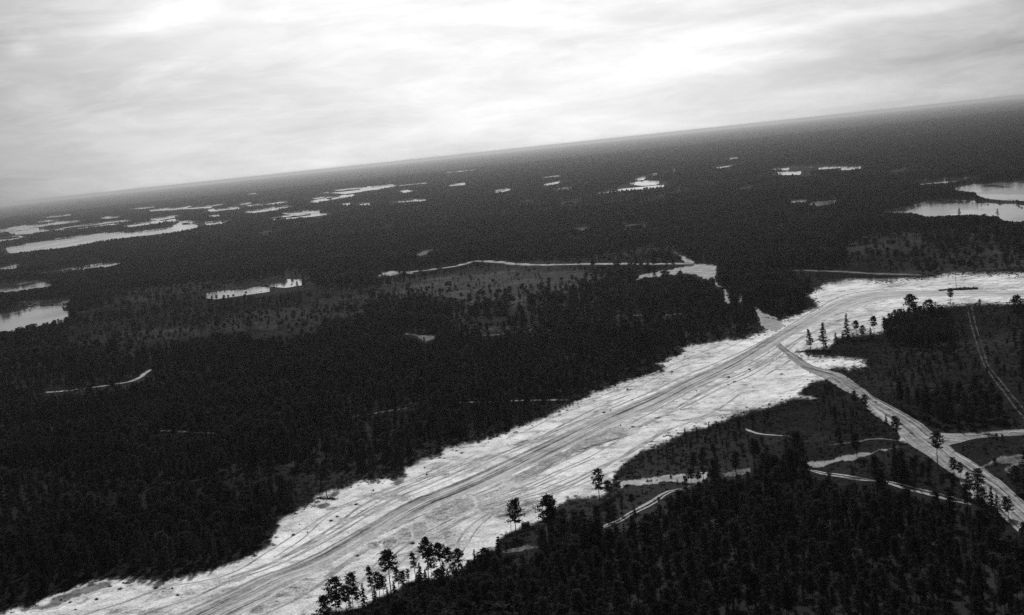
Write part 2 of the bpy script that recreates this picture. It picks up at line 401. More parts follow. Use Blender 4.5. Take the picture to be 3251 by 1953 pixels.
# ------------------------------------------------------------------ ground, clearing, roads
rad = [0, 300, 600, 1000, 1600, 2600, 4500, 8000, 14000, 25000, 50000, 90000]; ns = 96
gv = [(0, 0, 0)] + [(r_ * math.sin(2 * math.pi * a / ns), r_ * math.cos(2 * math.pi * a / ns), 0) for r_ in rad[1:] for a in range(ns)]
gf = [(0, 1 + (a + 1) % ns, 1 + a) for a in range(ns)] + [(1 + (k - 1) * ns + a, 1 + (k - 1) * ns + (a + 1) % ns, 1 + k * ns + (a + 1) % ns, 1 + k * ns + a) for k in range(1, len(rad) - 1) for a in range(ns)]
structure('ground', mesh('ground', gv, gf, [M_GROUND]), 'dark forest floor of the flat taiga reaching to the horizon')

SAND = (px('D4', (-900, 1050), (-60, 760), (50, 742), (230, 690), (420, 610), (560, 572), (700, 512), (800, 470), (900, 432), (1050, 402), (1200, 398), (1400, 404), (1500, 425), (1620, 432), (1750, 405), (1900, 365), (2100, 320), (2250, 260), (2471, 165))
    + px('D5', (200, 1240), (330, 1190), (470, 1110), (440, 1080), (490, 1010), (540, 960), (520, 920), (560, 850), (690, 820), (760, 760), (870, 710), (870, 665), (1000, 610), (1100, 590), (1200, 565), (1250, 530), (1400, 500), (1600, 492), (1740, 470), (1720, 395), (1880, 310), (2020, 280), (2080, 250), (2060, 212), (2374, 150))
    + px('C8', (1200, 270), (1300, 235), (1450, 180), (1560, 135), (1680, 78), (1800, 20)) + px('C5', (1790, 1330), (1900, 1290), (2000, 1250), (2150, 1212), (2280, 1185), (2210, 1140), (2300, 1100), (2400, 1055))
    + px('C6', (110, 1060), (200, 1040), (400, 1010), (600, 975), (690, 950), (770, 900), (800, 872), (850, 850), (930, 830), (1040, 785), (1000, 742), (950, 715), (1010, 680), (1130, 625), (1250, 600), (1350, 595), (1500, 605), (1600, 592), (1790, 590), (1900, 565), (2050, 558), (2350, 556), (2700, 550),
                (2700, 775), (2440, 778), (2350, 780), (2100, 787), (1900, 800), (1780, 840), (1600, 900), (1500, 975), (1450, 985), (1250, 1005), (1180, 1025), (1140, 1072), (1090, 1085), (920, 1100), (1100, 1120), (1250, 1130), (1390, 1142), (1380, 1170), (1400, 1205), (1260, 1232), (1150, 1215), (1090, 1240), (1130, 1290), (1050, 1300), (980, 1340), (935, 1378), (1060, 1405), (1050, 1418), (880, 1425), (800, 1450))
    + px('D7', (2030, 390), (1950, 430), (1750, 460), (1600, 520), (1500, 560), (1420, 585), (1330, 630), (1100, 685), (980, 735), (870, 795), (700, 855), (600, 930), (500, 1020), (470, 1085), (530, 1115), (420, 1190), (330, 1285), (150, 1300), (0, 1312))
    + px('C8', (1710, 660), (1650, 705), (1570, 770), (1510, 800), (1440, 822), (1385, 845), (1330, 876), (1290, 945), (1200, 975), (1100, 1055), (1000, 1120), (880, 1128), (760, 1145), (700, 1185), (640, 1215), (500, 1285), (380, 1310), (240, 1345), (160, 1460), (60, 1640)) + [(300, 2230), (-700, 2350)])
SAND = rough_edge(SAND, 6, .20, 3)
structure('sand_clearing', grid_sheet(SAND, .05, M_SAND, 'sand_clearing', 4), 'wide pale strip of bulldozed sand through the forest')
KEEP.append((SAND, .9))

mroadL = px('C7', (500, 1800), (850, 1640), (1170, 1484), (1450, 1360), (1700, 1240)) + px('C8', (0, 1055), (180, 975), (350, 880), (500, 795), (650, 705), (780, 640), (900, 595), (1130, 500), (1400, 375), (1700, 235), (1900, 140), (2240, 0)) + px('D7', (1000, 215), (1200, 120), (1350, 60)) + px('C6', (422, 1166), (600, 1075), (750, 990), (860, 930), (950, 880), (1050, 820), (1200, 745), (1400, 700), (1600, 688), (1900, 686), (2440, 690), (2700, 690))
mroadR = px('C7', (1000, 1800), (1300, 1640), (1600, 1484), (1760, 1400)) + px('C8', (0, 1185), (170, 1095), (360, 980), (520, 890), (700, 790), (860, 710), (1020, 640), (1250, 548), (1400, 478), (1600, 385), (1900, 238), (2100, 145), (2300, 58)) + px('D7', (1200, 245), (1450, 130), (1650, 40)) + px('C6', (560, 1180), (700, 1100), (850, 1005), (950, 950), (1050, 905), (1200, 835), (1400, 770), (1600, 735), (1900, 722), (2440, 725), (2700, 728))
structure('graded_road', strip(mroadL, mroadR, .10, .75, M_ROAD, 'graded_road', n=420, k=16, seed=2), 'graded earth road bed with wheel tracks along the sand clearing')

M_TYRE = material('wheel_rut', b_track(.15, .38, False))
LL, RR_ = resample(np.array(mroadL), 120), resample(np.array(mroadR), 120)
rr0 = random.Random(5); nrut = 0
for tt in [-1.9, -1.72, -1.2, -1.1, -.75, -.62, -.38, 1.35, 1.47, 1.75, 1.95, 2.15, 2.5, 2.62, 3.0, 3.4, -2.4, -2.1, -1.45, -.95, -.25, 1.2, 1.6, 2.3, 2.85, 3.2, -.5, 1.85]:
    a0 = rr0.randint(0, 80); a1 = min(118, a0 + rr0.randint(25, 60)); ph = rr0.uniform(0, 6)
    run = []
    for q in range(a0, a1, 4):
        k = tt + .10 * math.sin(q * .13 + ph) + .08 * math.sin(q * .31 + 2 * ph)
        p = LL[q] + (RR_[q] - LL[q]) * k
        if in_poly(np.array([p[0]]), np.array([p[1]]), SAND)[0]: run.append((p[0], p[1]))
        elif len(run) >= 4: break
        else: run = []
    if len(run) >= 4:
        me, _ = ribbon(run, rr0.uniform(.9, 2.2), .060 + .003 * nrut, M_TYRE, 'wheel_rut', 300 + nrut)
        structure('wheel_rut', me, 'thin wheel rut running along the cleared sand'); nrut += 1

brL = px('C6', (800, 1040), (860, 1090), (930, 1130), (1000, 1180), (1100, 1215), (1210, 1245), (1300, 1300)) + px('D3', (700, 140), (880, 260), (950, 320), (1080, 390), (1250, 480), (1400, 570), (1500, 650), (1640, 760), (1760, 860), (1900, 940), (2050, 1050), (2150, 1110), (2250, 1200), (2480, 1400))
brR = px('C6', (770, 1060), (830, 1110), (890, 1165), (960, 1215), (1040, 1250)) + px('D3', (540, 180), (650, 250), (750, 300), (840, 345), (910, 420), (1010, 520), (1110, 590), (1210, 680), (1290, 770), (1400, 840), (1480, 890), (1580, 970), (1750, 1085), (1850, 1180), (1930, 1260), (2040, 1350), (2150, 1440), (2320, 1600))
structure('branch_road', strip(brL, brR, .12, .35, M_BRANCH, 'branch_road', n=260, k=14, seed=5), 'rutted dirt road branching off the clearing into the pines')
KEEP.append((brL + brR[::-1], .8))
armU = px('D3', (1480, 652), (1650, 672), (1850, 668), (2100, 648), (2377, 632), (2600, 615)); armL = px('D3', (1640, 790), (1780, 758), (1920, 722), (2100, 706), (2377, 688), (2600, 680))
structure('side_road', strip(armU, armL, .14, .30, M_BRANCH, 'side_road', n=90, k=9, seed=8), 'dirt road forking off the branch road across the heath')
KEEP.append((armU + armL[::-1], .9))

z = .09
patches = [
    ('sand_patch', px('D7', (490, 1110), (800, 1080), (1100, 1050), (1340, 1035), (1330, 1070), (1270, 1140), (1130, 1145), (980, 1132), (700, 1172), (500, 1200)), M_TRACK, .8, 'straight pale sand track leaving the clearing past small pines'),
    ('sand_patch', px('D7', (1430, 1050), (1560, 1010), (1740, 985), (1740, 1050), (1600, 1085), (1480, 1085)), M_FAINT, .6, 'worn sandy ground among trunks along the straight track'),
    ('sand_patch', px('D3', (320, 955), (450, 930), (650, 890), (830, 845), (1000, 815), (1190, 785), (1200, 800), (1000, 850), (820, 905), (650, 942), (400, 1000), (340, 988)), M_GREY, .9, 'smooth grey sand track between low shrubs'),
    ('sand_patch', px('D3', (880, 430), (960, 410), (1080, 500), (1200, 600), (1260, 690), (1300, 770), (1200, 760), (1190, 680), (1130, 600), (1040, 560), (960, 500)), M_TRACK, .7, 'pale sandy verge beside the branch road'),
    ('sand_patch', px('D3', (1740, 1085), (1800, 1080), (1900, 1170), (1930, 1250), (1880, 1300), (1840, 1230), (1760, 1130)), M_TRACK, .8, 'bright sand shoulder beside the lower branch road'),
    ('sand_patch', px('D3', (1720, 920), (1800, 930), (1950, 985), (2060, 930), (2150, 885), (2300, 870), (2480, 840), (2480, 1010), (2340, 960), (2250, 1055), (2190, 1040), (2260, 960), (2120, 955), (2010, 990), (2100, 1060), (2000, 1060), (1830, 990)), M_FAINT, .7, 'patchy sandy bank with islands of scrub'),
    ('sand_patch', px('D3', (2090, 1190), (2150, 1180), (2260, 1240), (2200, 1290), (2130, 1340), (2060, 1420), (2070, 1300)), M_FAINT, .8, 'sandy hollow at the end of the branch road'),
    ('sand_patch', px('D6', (-420, 600), (-100, 530), (0, 470), (150, 450), (250, 420), (400, 390), (560, 360), (680, 340), (860, 345), (980, 355), (985, 440), (960, 530), (1000, 600), (1080, 680), (1160, 700), (1210, 790), (1180, 890), (1130, 900), (1090, 850), (1080, 760), (1000, 660), (930, 540), (860, 570), (780, 530), (700, 490), (560, 480), (350, 500), (150, 520), (0, 525), (-200, 585)), M_TRACK, .9, 'pale sandy crossing where several tracks meet in the woods'),
    ('sand_patch', px('D6', (330, 130), (440, 190), (560, 240), (690, 330), (600, 338), (500, 290), (420, 200)), M_TRACK, .9, 'short sandy track running away from the woodland crossing'),
    ('sand_patch', px('D6', (1285, 780), (1345, 775), (1320, 880), (1275, 900)), M_TRACK, .9, 'small bare sand spot below the woodland crossing'),
    ('sand_patch', px('D6', (1490, 935), (1570, 965), (1650, 1020), (1750, 1060), (1850, 1100), (1950, 1200), (1800, 1290), (1650, 1240), (1575, 1150), (1550, 1040)), M_RAMP, .95, 'grey earth ramp joining the woodland track to the clearing'),
    ('sand_patch', px('C5', (540, 945), (635, 940), (690, 950), (790, 960), (780, 985), (710, 1005), (685, 985), (630, 958)), M_FAINT, .9, 'small pale sand scar deep in the forest'),
    ('sand_patch', px('C5', (400, 575), (430, 556), (600, 538), (660, 540), (640, 556), (520, 565), (430, 575)), M_TRACK, .8, 'bright bare strip where the back track ends'),
    ('sand_patch', px('D4', (225, 400), (330, 380), (320, 398), (250, 412)), M_FAINT, .9, 'small bare sand spot in the dark forest by the clearing'),
    ('sand_patch', px('C6', (1260, 1240), (1390, 1215), (1380, 1224), (1290, 1240)), M_TRACK, .9, 'thin tongue of sand by the junction'),
    ('sand_patch', px('C8', (1290, 945), (1400, 925), (1560, 915), (1570, 940), (1450, 950), (1320, 962)), M_FAINT, .9, 'worn sandy path below the tall lone pine'),
    ('sand_patch', px('D4', (300, 690), (560, 580), (760, 500), (900, 470), (1080, 440), (1210, 450), (1100, 490), (960, 560), (800, 600), (700, 640), (560, 720), (300, 760)), M_TURF, .0, 'thin scrubby turf at the foot of the clearing'),
]
for i, (nm, pl, mt, p, lb) in enumerate(patches):
    pl = rough_edge(pl, 4, .30, 20 + i)
    structure(nm, grid_sheet(pl, z + .004 * i, mt, nm, 2), lb)
    if p: KEEP.append((pl, p))
soils = [px('C8', (850, 740), (920, 700), (1040, 640), (1120, 630), (1140, 690), (1080, 720), (980, 760), (900, 780)), px('C8', (775, 790), (850, 770), (870, 810), (840, 870), (790, 880)),
         px('C8', (690, 830), (745, 810), (775, 850), (760, 885), (690, 880)), px('C8', (600, 890), (660, 860), (690, 890), (640, 940), (605, 920)), px('C8', (505, 905), (560, 895), (585, 925), (530, 940)),
         px('C8', (1380, 510), (1520, 440), (1640, 370), (1780, 300), (1900, 240), (1990, 215), (2060, 235), (2050, 265), (1940, 290), (1820, 330), (1700, 390), (1560, 460), (1450, 520))]
def heap(pl, hgt, seed):
    """spread load of damp soil: a low uneven mound inside the outline"""
    pl = [q for a, b in zip(pl, pl[1:] + pl[:1]) for q in ((a[0] * .8 + b[0] * .2, a[1] * .8 + b[1] * .2), (a[0] * .2 + b[0] * .8, a[1] * .2 + b[1] * .8))]
    pl = rough_edge(pl, 3.5, .22, seed)
    g = ground(*np.array(pl).T); c = g.mean(0); n = len(g); r = np.random.default_rng(seed)
    v = []; ua = []; ks = [1.3, .9, .6, .3]
    for q, k in enumerate(ks):
        for p in g:
            v.append((*(c + (p - c) * k), .08 + (hgt * r.uniform(.75, 1.15) if q else 0))); ua.append((1.3 - k, 0))
    v.append((*c, .08 + hgt)); ua.append((1.1, 0))
    f = [(q * n + i, q * n + (i + 1) % n, (q + 1) * n + (i + 1) % n, (q + 1) * n + i) for q in range(3) for i in range(n)] + [(3 * n + i, 3 * n + (i + 1) % n, 4 * n) for i in range(n)]
    me = mesh('soil_heap', v, f, [M_SOIL]); add_uv(me, 'Across', ua)
    if sum(p.normal.z for p in me.polygons) < 0: me.flip_normals()
    return me
for i, s_ in enumerate(soils[:5]):
    o = obj('soil_heap', heap(s_, .45, 40 + i))
    tag(o, ['largest damp grey heap of spread soil beside the graded road', 'rounded soil heap next to the largest one', 'middle soil heap in the row of dumped loads', 'ragged soil heap above the tall row of pines', 'smallest soil heap at the end of the row of loads'][i], 'soil heap', 'dumped soil along the road')
structure('soil_spread', heap(soils[5], .35, 50), 'long spread of damp grey soil along the edge of the road')

ribs = [('C5', [(415, 565), (600, 545), (820, 520), (950, 500), (1040, 472), (1200, 478), (1300, 490), (1500, 497), (1800, 491), (2100, 490), (2330, 490), (2480, 492)], 22, M_TRACK, .85, 'long thin sandy track running through the far woods'),
        ('C6', [(870, 548), (1000, 550), (1200, 558), (1400, 570), (1600, 575), (1800, 586)], 14, M_FAINT, .95, 'thin track along the far edge of the wide clearing'),
        ('D3', [(340, 1015), (480, 1050), (600, 1065), (800, 1095), (985, 1122)], 6, M_RUT, .95, 'narrow double-rutted track through dark heath'),
        ('D3', [(985, 1122), (1130, 1140), (1300, 1190), (1520, 1240), (1700, 1290), (1880, 1345)], 6, M_RUT, .75, 'overgrown stretch of the double-rutted track'),
        ('D2', [(40, 1360), (140, 1310), (280, 1255), (400, 1175), (520, 1115), (640, 1060), (760, 990), (860, 910), (960, 865), (1080, 840), (1200, 800)], 6, M_RUT, .85, 'narrow winding path through the dark heath below the straight track'),
        ('D3', [(540, 785), (660, 772), (790, 755), (920, 730), (1040, 725), (1180, 742)], 4, M_FAINT, .9, 'faint footpath ending at the branch road'),
        ('D7', [(1680, 630), (1800, 675), (1950, 690), (2100, 700)], 3, M_TRACK, .95, 'short bright scrape in the young growth'),
        ('C6', [(2055, 790), (2085, 915), (2112, 1010), (2140, 1100), (2180, 1200), (2250, 1300), (2320, 1390), (2390, 1484), (2480, 1590)], 1.3, M_DIM, .9, 'thin wheel rut across the dark heath, one of a pair'),
        ('C6', [(2085, 790), (2115, 915), (2142, 1010), (2170, 1100), (2205, 1195), (2280, 1290), (2350, 1380), (2425, 1470), (2500, 1560)], 1.3, M_DIM, .9, 'thin wheel rut across the dark heath, one of a pair'),
        ('C8', [(1020, 60), (1130, 53), (1330, 48), (1500, 43), (1740, 40)], 6, M_TRACK, .85, 'straight sandy lane entering the clearing from the forest'),
        ('C8', [(400, 145), (520, 125), (620, 108), (740, 88), (830, 55)], 5, M_FAINT, .85, 'faint sandy lane fading into the dark forest'),
        ('C4', [(270, 1372), (450, 1360), (640, 1335), (780, 1315), (880, 1295), (950, 1265), (1015, 1215)], 7, M_TRACK, .85, 'curved track through the dark forest far from the clearing'),
        ('C4', [(890, 1300), (960, 1287), (1090, 1270)], 6, M_FAINT, .85, 'short spur of the curved forest track'),
        ('C7', [(1000, 248), (1100, 250), (1200, 252), (1300, 262), (1490, 270)], 5, M_FAINT, .7, 'faint broken lane in the densest forest'),
        ('C5', [(1080, 960), (1200, 955), (1290, 940), (1400, 925), (1550, 905)], 6, M_FAINT, .85, 'faint pale line along a forest cutting'),
        ('C5', [(1900, 828), (2110, 828), (2290, 826), (2380, 818), (2480, 815)], 7, M_FAINT, .7, 'faint broken line through the trees below the crossing'),
        ('C5', [(690, 440), (720, 410), (780, 395)], 22, M_FAINT, .9, 'small bare scrape far back in the woods')]
for i, (c, pts, wd, mt, p, lb) in enumerate(ribs):
    me, outl = ribbon(px(c, *pts), wd, .17 + .004 * i, mt, 'track', 60 + i)
    structure('track', me, lb); KEEP.append((outl, p))
lich = [px('C5', (300, 700), (620, 610), (850, 560), (1250, 508), (1600, 520), (1950, 570), (1900, 640), (1650, 700), (1500, 720), (1380, 740), (1420, 820), (1470, 930), (1400, 930), (1340, 790), (1100, 790), (900, 820), (700, 760), (450, 740)),
        px('C5', (820, 900), (1290, 880), (1270, 940), (1000, 960), (840, 950)), px('C6', (1300, 300), (1500, 280), (1800, 290), (1700, 320), (1400, 330)),
        px('C4', (1700, 930), (1900, 890), (2100, 880), (2330, 830), (2330, 860), (2100, 900), (1750, 950)), px('C4', (1000, 960), (1300, 930), (1500, 920), (1400, 960), (1050, 985)), px('C4', (850, 740), (1200, 680), (1400, 670), (1200, 710), (900, 760)), px('C4', (2000, 750), (2200, 735), (2332, 760), (2150, 775)),
        ]
for i, pl in enumerate(lich):
    structure('lichen_heath', grid_sheet(rough_edge(pl, 10, .35, 90 + i), .022 + .003 * i, M_LICHEN, 'lichen_heath', 3), 'paler lichen heath among sparse trees')

for pl in lich[:7]: KEEP.append((pl, 2.36))
# lakes: the near shore runs a little further than it shows, hidden by the shore trees
LAKES = [('C4', p) for p in [
    [(-70, 832), (0, 830), (200, 800), (330, 780), (410, 785), (425, 800), (390, 820), (460, 820), (470, 835), (420, 865), (350, 880), (230, 895), (120, 925), (60, 950), (-70, 960)],
    [(130, 752), (400, 740), (485, 738), (440, 768), (400, 755), (140, 762)], [(-70, 640), (180, 625), (320, 625), (350, 645), (320, 655), (230, 665), (100, 685), (-70, 695)],
    [(40, 392), (200, 360), (420, 328), (640, 295), (860, 285), (1000, 278), (1150, 255), (1210, 228), (1290, 230), (1330, 245), (1280, 265), (1000, 300), (860, 315), (640, 350), (500, 372), (340, 392), (180, 412), (60, 420)],
    [(1380, 222), (1500, 205), (1525, 212), (1480, 228), (1390, 232)], [(-70, 278), (200, 240), (520, 210), (540, 215), (300, 245), (80, 268), (-70, 292)], [(60, 290), (200, 275), (320, 265), (330, 272), (220, 292), (100, 300)],
    [(-20, 333), (130, 320), (120, 330), (0, 345)], [(400, 262), (680, 225), (870, 200), (880, 207), (760, 225), (480, 264)], [(1010, 200), (1200, 172), (1215, 178), (1060, 205)], [(1000, 140), (1180, 120), (1430, 110), (1420, 122), (1210, 132), (1020, 148)],
    [(1400, 140), (1590, 120), (1610, 127), (1430, 148)], [(1640, 148), (1950, 108), (1975, 113), (1730, 155)], [(1890, 155), (1990, 145), (2150, 145), (2150, 153), (1960, 163)], [(830, 240), (1110, 210), (1100, 218), (870, 248)],
    [(240, 565), (400, 545), (560, 520), (700, 500), (830, 497), (720, 520), (540, 535), (370, 562)], [(-40, 522), (110, 505), (125, 512), (-40, 538)], [(1390, 705), (1500, 685), (1650, 675), (1800, 650), (1815, 660), (1640, 685), (1450, 710)],
    [(1760, 630), (1840, 607), (2030, 605), (2030, 618), (1920, 635), (1830, 628)], [(680, 190), (820, 178), (800, 185), (690, 197)]]]
LAKES += [('C2', p) for p in [
    [(90, 1255), (180, 1235), (400, 1215), (540, 1205), (550, 1212), (400, 1235), (200, 1262)], [(480, 1312), (600, 1297), (730, 1300), (720, 1308), (560, 1312)], [(560, 1245), (640, 1240), (630, 1250), (570, 1252)], [(880, 1208), (930, 1195), (990, 1192), (980, 1205), (900, 1212)],
    [(180, 1330), (230, 1327), (225, 1337), (190, 1337)], [(290, 1327), (340, 1322), (360, 1332), (310, 1333)], [(1160, 1250), (1280, 1225), (1275, 1233), (1200, 1252)], [(1500, 1202), (1600, 1180), (1590, 1190), (1510, 1206)], [(1590, 1226), (1680, 1220), (1670, 1228), (1600, 1231)],
    [(2060, 1190), (2150, 1183), (2250, 1186), (2230, 1195), (2150, 1203), (2080, 1196)], [(2095, 1163), (2160, 1155), (2150, 1166), (2105, 1169)], [(2195, 1142), (2235, 1132), (2232, 1148), (2200, 1151)], [(2310, 1110), (2345, 1108), (2340, 1115), (2312, 1116)], [(-30, 1315), (60, 1300), (110, 1295), (30, 1318)], [(60, 1290), (260, 1270), (250, 1278), (100, 1298)]]]
LAKES += [('C5', [(1705, 258), (1790, 243), (1800, 248), (1740, 262)]), ('C5', [(1990, 245), (2100, 225), (2180, 215), (2180, 222), (2060, 240)])]
LAKES += [('C3', p) for p in [
    [(1690, 1218), (1900, 1203), (2100, 1192), (2155, 1195), (2080, 1210), (1900, 1228), (1740, 1240), (1735, 1225)], [(1960, 1272), (2100, 1240), (2300, 1220), (2440, 1215), (2600, 1210), (2600, 1352), (2440, 1345), (2300, 1340), (2190, 1330), (2120, 1305), (2125, 1290), (2060, 1283)],
    [(1340, 1425), (1440, 1425), (1550, 1415), (1640, 1395), (1750, 1360), (1900, 1345), (2050, 1345), (2110, 1350), (2100, 1365), (2250, 1370), (2440, 1380), (2600, 1390), (2600, 1482), (2440, 1485), (2300, 1480), (2270, 1450), (2100, 1440), (1950, 1445), (1780, 1455), (1720, 1435), (1680, 1425), (1560, 1425)],
    [(855, 1350), (980, 1345), (970, 1355), (870, 1358)], [(985, 1372), (1060, 1355), (1190, 1350), (1170, 1365), (1080, 1380), (1010, 1380)], [(360, 1120), (470, 1103), (470, 1110), (380, 1126)], [(730, 1128), (860, 1125), (850, 1133), (740, 1133)], [(780, 1160), (940, 1153), (930, 1162), (800, 1165)],
    [(980, 1110), (1020, 1106), (1015, 1113), (985, 1114)], [(1210, 1128), (1340, 1118), (1330, 1126), (1220, 1132)], [(50, 1140), (90, 1138), (80, 1148), (55, 1147)]]]
NBIG = [i for i, (c, p) in enumerate(LAKES) if c == 'C3'][0] + 3
for i in range(27):                       # thin slivers of water and wet bog scattered towards the horizon
    x_ = random.uniform(-50, 1500) if i < 23 else random.uniform(1500, 2900); d_ = random.uniform(42, 135) if i < 23 else random.uniform(70, 170)
    y_ = yhor(x_) + d_; w_ = random.uniform(14, 60) * (.5 + d_ / 120); h_ = random.uniform(1.6, 3.4) * (.5 + d_ / 120) * (.75 if i < 23 else .5); sl = -.10
    LAKES.append(('P', [(x_ - w_, y_ - sl * w_), (x_ - w_ * .3, y_ - h_ * .6 - sl * w_ * .3), (x_ + w_ * .5, y_ - h_ * .5 + sl * w_ * .5), (x_ + w_, y_ + sl * w_), (x_ + w_ * .2, y_ + h_ * .5 + sl * w_ * .2)]))
CR['P'] = (0, 0, 1.0)
def columns(pl, ext_m):
    p = np.array(pl); n = int(max(10, min(90, (p[:, 0].max() - p[:, 0].min()) / 4)))
    xs = np.linspace(p[:, 0].min() + .01, p[:, 0].max() - .01, n); top, bot = [], []
    for x in xs:
        ys = [b + (d - b) * (x - a) / (c - a) for (a, b), (c, d) in zip(pl, pl[1:] + pl[:1]) if (a - x) * (c - x) < 0]
        if not ys: ys = [p[:, 1].mean()]
        top.append(min(ys)); bot.append(max(ys))
    top, bot = np.array(top), np.array(bot)
    ext = ext_m * (bot - yhor(xs)) / CAMH
    th = bot - top
    top = top + th * np.clip(1.1 * (vnoise(xs, top, 22, 5) - .45) + .7 * (vnoise(xs, top, 6, 8) - .5), -.25, .55) * np.clip(1.3 - th / 14, .12, 1)
    return xs, top, bot, bot + ext
for i, (c, p) in enumerate(LAKES):
    pl = px(c, *p)
    xs, top, bot, be = columns(pl, 2.5 if c == 'C3' and i < NBIG else 8.0)
    g_t, g_b = ground(xs, top), ground(xs, be); n = len(xs)
    v = np.concatenate([np.c_[g_t, np.full(n, .3)], np.c_[g_b, np.full(n, .3)]])
    me = mesh('lake', v, [(n + k, n + k + 1, k + 1, k) for k in range(n - 1)], [M_WATER])
    structure('lake', me, 'pale shining lake among the dark forest')
    KEEP.append((list(zip(xs, top)) + list(zip(xs[::-1], bot[::-1])), .97))
    KEEP.append((list(zip(xs, bot)) + list(zip(xs[::-1], be[::-1])), -1))      # open water, hidden: no tree stands in it

# ------------------------------------------------------------------ tree shapes
def tube(pts, rads, k=5):
    v, f = [], []
    for i, (p, r_) in enumerate(zip(pts, rads)):
        for a in range(k):
            an = 2 * math.pi * a / k; v.append((p[0] + r_ * math.cos(an), p[1] + r_ * math.sin(an), p[2]))
    for i in range(len(pts) - 1):
        for a in range(k): f.append((i * k + a, i * k + (a + 1) % k, (i + 1) * k + (a + 1) % k, (i + 1) * k + a))
    return v, f
def quads(c, nrm_bias, size, r):
    """needle tufts: small bent leaves at the points c"""
    n = len(c); a = r.normal(size=(n, 3)); a[:, 2] *= .6; a /= np.linalg.norm(a, axis=1)[:, None]
    b = r.normal(size=(n, 3)); b -= a * (a * b).sum(1)[:, None]; b /= np.linalg.norm(b, axis=1)[:, None]
    s = (size * r.uniform(.6, 1.3, n))[:, None]
    v = np.stack([c - a * s, c - b * s * .55, c + a * s, c + b * s * .55], 1).reshape(-1, 3)
    return v, np.arange(4 * n).reshape(-1, 4)
def bent_trunk(h, r_, base=.16, lean=.02, n=7):
    b = r_.normal(size=2) * lean * h; c = r_.normal(size=2) * .01 * h
    zs = np.linspace(0, 1, n); pts = [(b[0] * q * q + c[0] * math.sin(3 * q), b[1] * q * q + c[1] * math.sin(3 * q), h * q) for q in zs]
    return pts, [base * (1 - .85 * q) + .015 for q in zs]
def at_h(pts, q):
    i = min(int(q * (len(pts) - 1)), len(pts) - 2); s = q * (len(pts) - 1) - i
    return np.array(pts[i]) * (1 - s) + np.array(pts[i + 1]) * s
def tree_parts(kind, seed, lod=0, slim=1.0):
    """unit tree of 16 m: returns trunk (v, f) and crown (v, f)"""
    r_ = np.random.default_rng(seed); H = 16.0
    pts, rad_ = bent_trunk(H * .97, r_, .19 if kind != 'snag' else .13, .022)
    tv, tf = tube(pts, rad_, 6 if lod == 0 else 3)
    tv, tf = list(tv), list(tf); cc = []; size = [.42 if slim == 1 else .36, .70, 1.15][lod]
    def limb(a, b, r0):
        v, f = tube([a, (a + b) / 2 + np.array([0, 0, -.1]), b], [r0, r0 * .7, r0 * .35], 3)
        o = len(tv); tv.extend(v); tf.extend([tuple(q + o for q in ff) for ff in f])
    if kind in ('pine', 'highpine', 'thin'):
        q0, wmax, nb = {'pine': (.36, 2.9, 30), 'highpine': (.56, 2.7, 24), 'thin': (.36, 1.5, 15)}[kind]
        ph = r_.uniform(0, 6); wmax *= slim
        for i in range(nb):
            q = q0 + (1 - q0) * ((i + r_.uniform(0, 1)) / nb)
            s = (q - q0) / (1 - q0)
            prof = (math.sin(math.pi * min(1, .22 + .72 * s)) ** .7) * r_.uniform(.45, 1.15)
            ph += 2.4 + r_.uniform(-.5, .5); L = wmax * prof
            a = at_h(pts, min(q, .999)); b = a + np.array([math.cos(ph) * L, math.sin(ph) * L, L * r_.uniform(.05, .5)])
            if lod == 0: limb(a, b, .05)
            m_ = [26, 9, 3][lod]
            for d, k in ((1.0, 1.0), (.55, .6)):
                ce = a + (b - a) * d
                cc.append(ce + r_.normal(size=(int(m_ * k) + 1, 3)) * np.array([.48, .48, .28]) * (.7 + .3 * wmax / 2))
        tp = at_h(pts, .99); cc.append(tp + r_.normal(size=([50, 10, 3][lod], 3)) * np.array([.55, .55, .4]))
        if lod == 0:
            for i in range(5):                       # dead lower branches
                q = r_.uniform(.22, q0); an = r_.uniform(0, 6.28); a = at_h(pts, q); limb(a, a + np.array([math.cos(an), math.sin(an), -.1]) * r_.uniform(.5, 1.3), .03)
    elif kind in ('spruce', 'larch'):
        q0, wmax, nl = (.08, 2.3, 17) if kind == 'spruce' else (.22, 2.6, 16)
        for i in range(nl):
            q = q0 + (.99 - q0) * i / (nl - 1); s = (q - q0) / (1 - q0)
            Lm = wmax * (1 - s) ** .8 * (1 if kind == 'spruce' else min(1, .45 + 2.2 * s)) + .15
            for k in range(6 if lod == 0 else 4):
                an = r_.uniform(0, 6.28); L = Lm * r_.uniform(.65, 1.15); a = at_h(pts, min(q, .999))
                b = a + np.array([math.cos(an) * L, math.sin(an) * L, -.28 * L if kind == 'spruce' else .05 * L])
                if lod == 0 and k < 3: limb(a, b, .03)
                m_ = max(1, int([14, 3, 1.2][lod] * (.4 + L / wmax)))
                u = r_.uniform(.15, 1.05, m_)[:, None]
                cc.append(a + (b - a) * u + r_.normal(size=(m_, 3)) * np.array([.16, .16, .10]))
    elif kind == 'snag':
        for i in range(9):
            q = r_.uniform(.35, .98); an = r_.uniform(0, 6.28); a = at_h(pts, q); b = a + np.array([math.cos(an), math.sin(an), .1]) * r_.uniform(.4, 1.1)
            limb(a, b, .03); cc.append(b + r_.normal(size=(5, 3)) * .25)
    c = np.concatenate(cc); cv, cf = quads(c, 0, size, r_)
    return (np.array(tv), tf), (cv, cf)
KINDS = ['pine', 'pine', 'pine', 'highpine', 'highpine', 'thin', 'spruce', 'larch', 'snag']
HERO = {}
SLIM = {}
